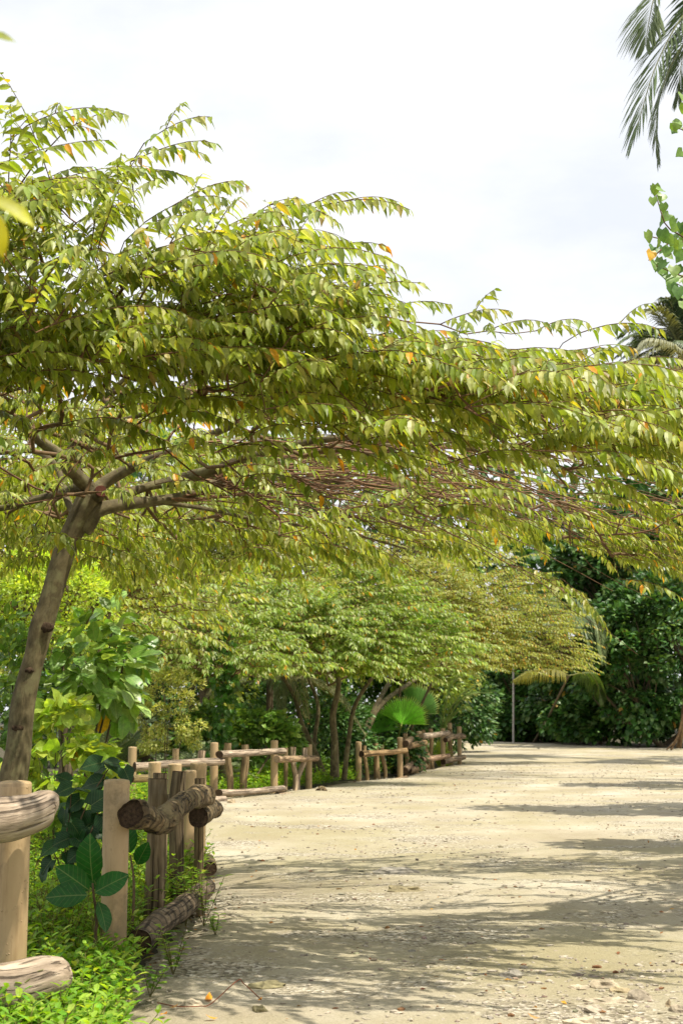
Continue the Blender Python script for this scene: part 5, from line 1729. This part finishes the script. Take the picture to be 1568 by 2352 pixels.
def sprigs(n, sampler, h, leaf, per, seed, pal, wts, tmpl=T_WED, name="ground_cover", label="", stem=True, mat=M_LEAF_BRIGHT, stuff=True):
    r = np.random.default_rng(seed)
    g = Geo()
    gs_ = Geo()
    LP, LY, LZ, LS, LC = [], [], [], [], []
    k_ = 0
    while k_ < n:
        x, y, hh = sampler(r)
        if x is None:
            continue
        k_ += 1
        H = h * hh * r.uniform(.6, 1.15)
        lean = r.normal(0, .35, 2)
        b = np.array([x, y, gz(y) - .02])
        t = b + [lean[0] * H, lean[1] * H, H]
        m = per
        u = np.linspace(.25, 1, m)
        a0 = r.uniform(0, 6.28)
        for i in range(m):
            p = b + (t - b) * u[i]
            a = a0 + i * 1.57
            for a2 in (a, a + math.pi):
                d = np.array([math.cos(a2), math.sin(a2), .25 + .5 * u[i] + r.normal(0, .2)])
                LP.append(p); LY.append(d); LZ.append([-.35 * math.cos(a2), -.35 * math.sin(a2), 1]); LS.append(leaf * r.uniform(.65, 1.15) * (1.0 if u[i] < .9 else .75)); LC.append(k_)
        if stem:
            tube(gs_, [b, (b + t) / 2 + r.normal(0, .01, 3), t], [.003, .0025, .002], 3, cap=False, col=(1.4, 1.6, .8))
    LP, LY, LZ, LS = map(np.array, (LP, LY, LZ, LS))
    C = palette(pal, wts, len(LP), .14, r)
    bake_leaves(g, tmpl, LP, LY, LZ, LS, C)
    mats = [mat, M_STEM]
    if stem:
        g.add(np.concatenate(gs_.v), f4=np.concatenate(gs_.f4), col=np.concatenate(gs_.c), mat=1)
    o = g.build(name, mats, kind='stuff')
    tag(o, label, "ground cover")
    return o


P_WED = [(0.13, 0.30, 0.02), (0.20, 0.38, 0.03), (0.30, 0.46, 0.05), (0.40, 0.52, 0.09)]
W_WED = [2, 4, 3, 1]


def s_near(r):
    y = r.uniform(4.6, 8.4)
    x = left_edge(y) - 0.02 - abs(r.normal(0, .9))
    if x < -0.27 * y - .2:
        return None, None, None
    d = left_edge(y) - x
    return x, y, np.interp(d, [0, .15, .5, 1], [.55, .8, 1.0, 1.1])


def s_mid(r):
    y = r.uniform(8.0, 16.5)
    x = left_edge(y) - 0.10 - abs(r.normal(0, 1.0))
    if x < -0.27 * y - .3:
        return None, None, None
    d = left_edge(y) - x
    return x, y, np.interp(d, [0, .15, .5, 1], [.45, .8, 1.0, 1.0])


def s_far(r):
    y = r.uniform(16, 35)
    x = left_edge(y) - 0.1 - abs(r.normal(0, 2.2))
    if x < -0.26 * y - .4:
        return None, None, None
    return x, y, np.interp(left_edge(y) - x, [0, .3, .8], [.4, .75, 1])


sprigs(1500, s_near, .30, .078, 5, 71, P_WED, W_WED, label="bright green creeping daisy foliage around the nearest posts")
sprigs(2600, s_mid, .44, .075, 5, 72, P_WED, W_WED, label="green creeping foliage under the near fence and behind it")
sprigs(3600, s_far, .42, .10, 4, 73, P_WED, W_WED, tmpl=T_SMALL, stem=False, label="bright low foliage on the verge behind the far fences")

# tall grass-like fill behind the date palm and behind fences, and verge weeds beyond
def s_back(r):
    y = r.uniform(34, 60)
    x = min(left_edge(y), 5) - 0.45 - abs(r.normal(0, 3))
    return x, y, 1.0


sprigs(2200, s_back, .5, .16, 4, 74, P_MID[:3], [1, 1, 1], tmpl=T_SMALL, stem=False, label="darker low plants behind the farthest fence", mat=M_LEAF_SHADE)

# small weeds at the path edge
WEEDS = [(398, 2240, .20, "single leafy weed growing on the sand at the foot of the near fence"), (495, 2150, .12, "small two-leaved weed on the path right of the near fence end"), (470, 2050, .34, "leafy weed climbing over the far end of the near bottom log"), (345, 2290, .12, "low weed beside the vine runner at lower left"), (428, 2075, .3, "leafy weed growing in front of the near pickets")]
for i, (px, py, H, lab) in enumerate(WEEDS):
    b = on_ground(px, py) if py > 2100 else np.array([*at(px, py, 10.2)[:2], 0])
    r = np.random.default_rng(400 + i)
    root = thing("weed", lab, "weed", (b[0], b[1], 0))
    H = H * 1.25
    ns = 6 if i in (0, 2, 4) else 3
    P_, Y_, Z_, S_ = [], [], [], []
    for s_ in range(ns):
        t = b + np.array([r.normal(0, .3) * H, r.normal(0, .2) * H, H * r.uniform(.7, 1.1)])
        g = Geo()
        tube(g, [b, (b + t) / 2, t], [.003, .0025, .002], 4, cap=False, col=(1.2, 1.4, .8))
        g.build("stem", M_STEM, root)
        for u in np.linspace(.3, 1, 5):
            a = r.uniform(0, 6.28)
            for a2 in (a, a + 3.1):
                P_.append(b + (t - b) * u); Y_.append([math.cos(a2), math.sin(a2), .35]); Z_.append([-.3 * math.cos(a2), -.3 * math.sin(a2), 1]); S_.append(.07 * r.uniform(.7, 1.1))
    leaf_objects(T_WED, M_LEAF_BRIGHT, root, np.array(P_), np.array(Y_), np.array(Z_), np.array(S_), palette(P_WED, W_WED, 5, .1, r)[r.integers(0, 5, len(P_))])

# vine runner on the sand
g = Geo()
rv = [(520, 2298), (545, 2285), (590, 2262), (600, 2262)]
q = [on_ground(362, 2306) + [0, 0, .006], on_ground(410, 2315) + [0, 0, .006], on_ground(458, 2315) + [0, 0, .008], on_ground(485, 2310) + [0, 0, .01], on_ground(545, 2275) + [0, 0, .05], on_ground(560, 2280) + [0, 0, .045], on_ground(600, 2300) + [0, 0, .008]]
tube(g, curve(q, 40), .0028, 5, cap=False, col=(1.3, .8, .7))
vo = g.build("vine_runner", M_TWIG)
tag(vo, "thin reddish vine runner arching over the sand at lower left", "vine")

# fallen leaves
FALL = [(478, 2298, .075, "bright orange fallen leaf by the vine runner"), (500, 2338, .06, "orange fallen leaf near the bottom, right of the verge plants"), (370, 2330, .055, "orange fallen leaf against the verge plants"), (592, 2300, .035, "small orange fallen leaf alone on the sand"), (1240, 2346, .06, "tan fallen leaf near the bottom edge at right"), (1225, 2318, .05, "thin brown fallen leaf on the sand at lower right"), (388, 2316, .05, "pale brown fallen leaf beside the verge")]
for i, (px, py, s, lab) in enumerate(FALL):
    b = on_ground(px, min(py, 2348))
    g = Geo()
    v = T_OVAL[0].copy() * s
    v[:, 2] *= -1.6
    a = i * 1.9
    rot = np.array([[math.cos(a), -math.sin(a), 0], [math.sin(a), math.cos(a), 0], [0, 0, 1]])
    g.add(v @ rot.T, f3=T_OVAL[1], col=(0.75, 0.30, 0.03) if i < 4 else (0.5, 0.27, 0.1))
    me = g.mesh("fallen_leaf", M_LITTER)
    o = bpy.data.objects.new("fallen_leaf", me)
    o.location = (b[0], b[1], path_h(b[0], b[1]) + .012)
    COL.objects.link(o)
    tag(o, lab, "leaf")
r = np.random.default_rng(88)
g = Geo()
n = 420
Y = np.concatenate([5.8 + 16 * r.random(260) ** 1.5, r.uniform(8.3, 11.5, 160)])
X = np.concatenate([left_edge(Y[:260]) + r.random(260) ** 1.6 * 6, left_edge(Y[260:]) + r.normal(-.05, .12, 160)])
Z = np.array([path_h(a, b) + .008 for a, b in zip(X, Y)])
bake_leaves(g, T_SMALL, np.stack([X, Y, Z], -1), np.concatenate([r.normal(0, 1, (n, 2)), r.normal(0, .15, (n, 1))], 1), r.normal(0, .3, (n, 3)) + [0, 0, 1], r.uniform(.012, .05, n), palette([(.16, .07, .03), (.35, .18, .06), (.6, .28, .04)], [4, 3, 1], n))
o = g.build("leaf_litter", M_LITTER, kind='stuff')
tag(o, "tiny dry leaves and bits strewn over the sand", "litter")

# yellow out-of-focus leaves close to the lens at left
nb = thing("near_shrub", "out-of-focus yellow leaves close to the lens at the left edge", "plant", (-0.75, 2.2, 0))
g = Geo()
stp = curve([(-.78, 2.2, 0), (-.66, 2.2, 1.2), at(-150, 520, 2.1), at(-60, 260, 2.1), at(-40, 60, 2.1)], 20)
tube(g, stp, np.linspace(.012, .004, 20), 8)
g.build("stem", M_STEM, nb)
NL = [(-30, 452, 2.05, .084, -24, (0.50, 0.52, 0.02)), (-8, 490, 2.02, .066, -78, (0.56, 0.52, 0.02)), (-60, 80, 2.1, .066, 0, (0.30, 0.36, 0.03)), (-70, 240, 2.1, .05, 160, (0.3, 0.36, 0.03)), (-100, 420, 2.1, .08, 190, (0.5, 0.5, 0.03))]
pos = np.array([at(a, b, Y) for a, b, Y, L, an, c in NL])
an = np.radians([l[4] for l in NL])
yd = unit(np.stack([np.cos(an), np.full(len(NL), -.1), np.sin(an)], -1))
zd = unit(np.array([[.15, -.8, .6]] * len(NL)))
leaf_objects(T_BIG, M_LEAF_BRIGHT, nb, pos, yd, zd, np.array([l[3] for l in NL]), np.array([l[5] for l in NL]), width=np.full(len(NL), 0.6))
print("tris:", sum(len(o.data.polygons) for o in bpy.data.objects if o.type == 'MESH'), "objects:", len(bpy.data.objects))
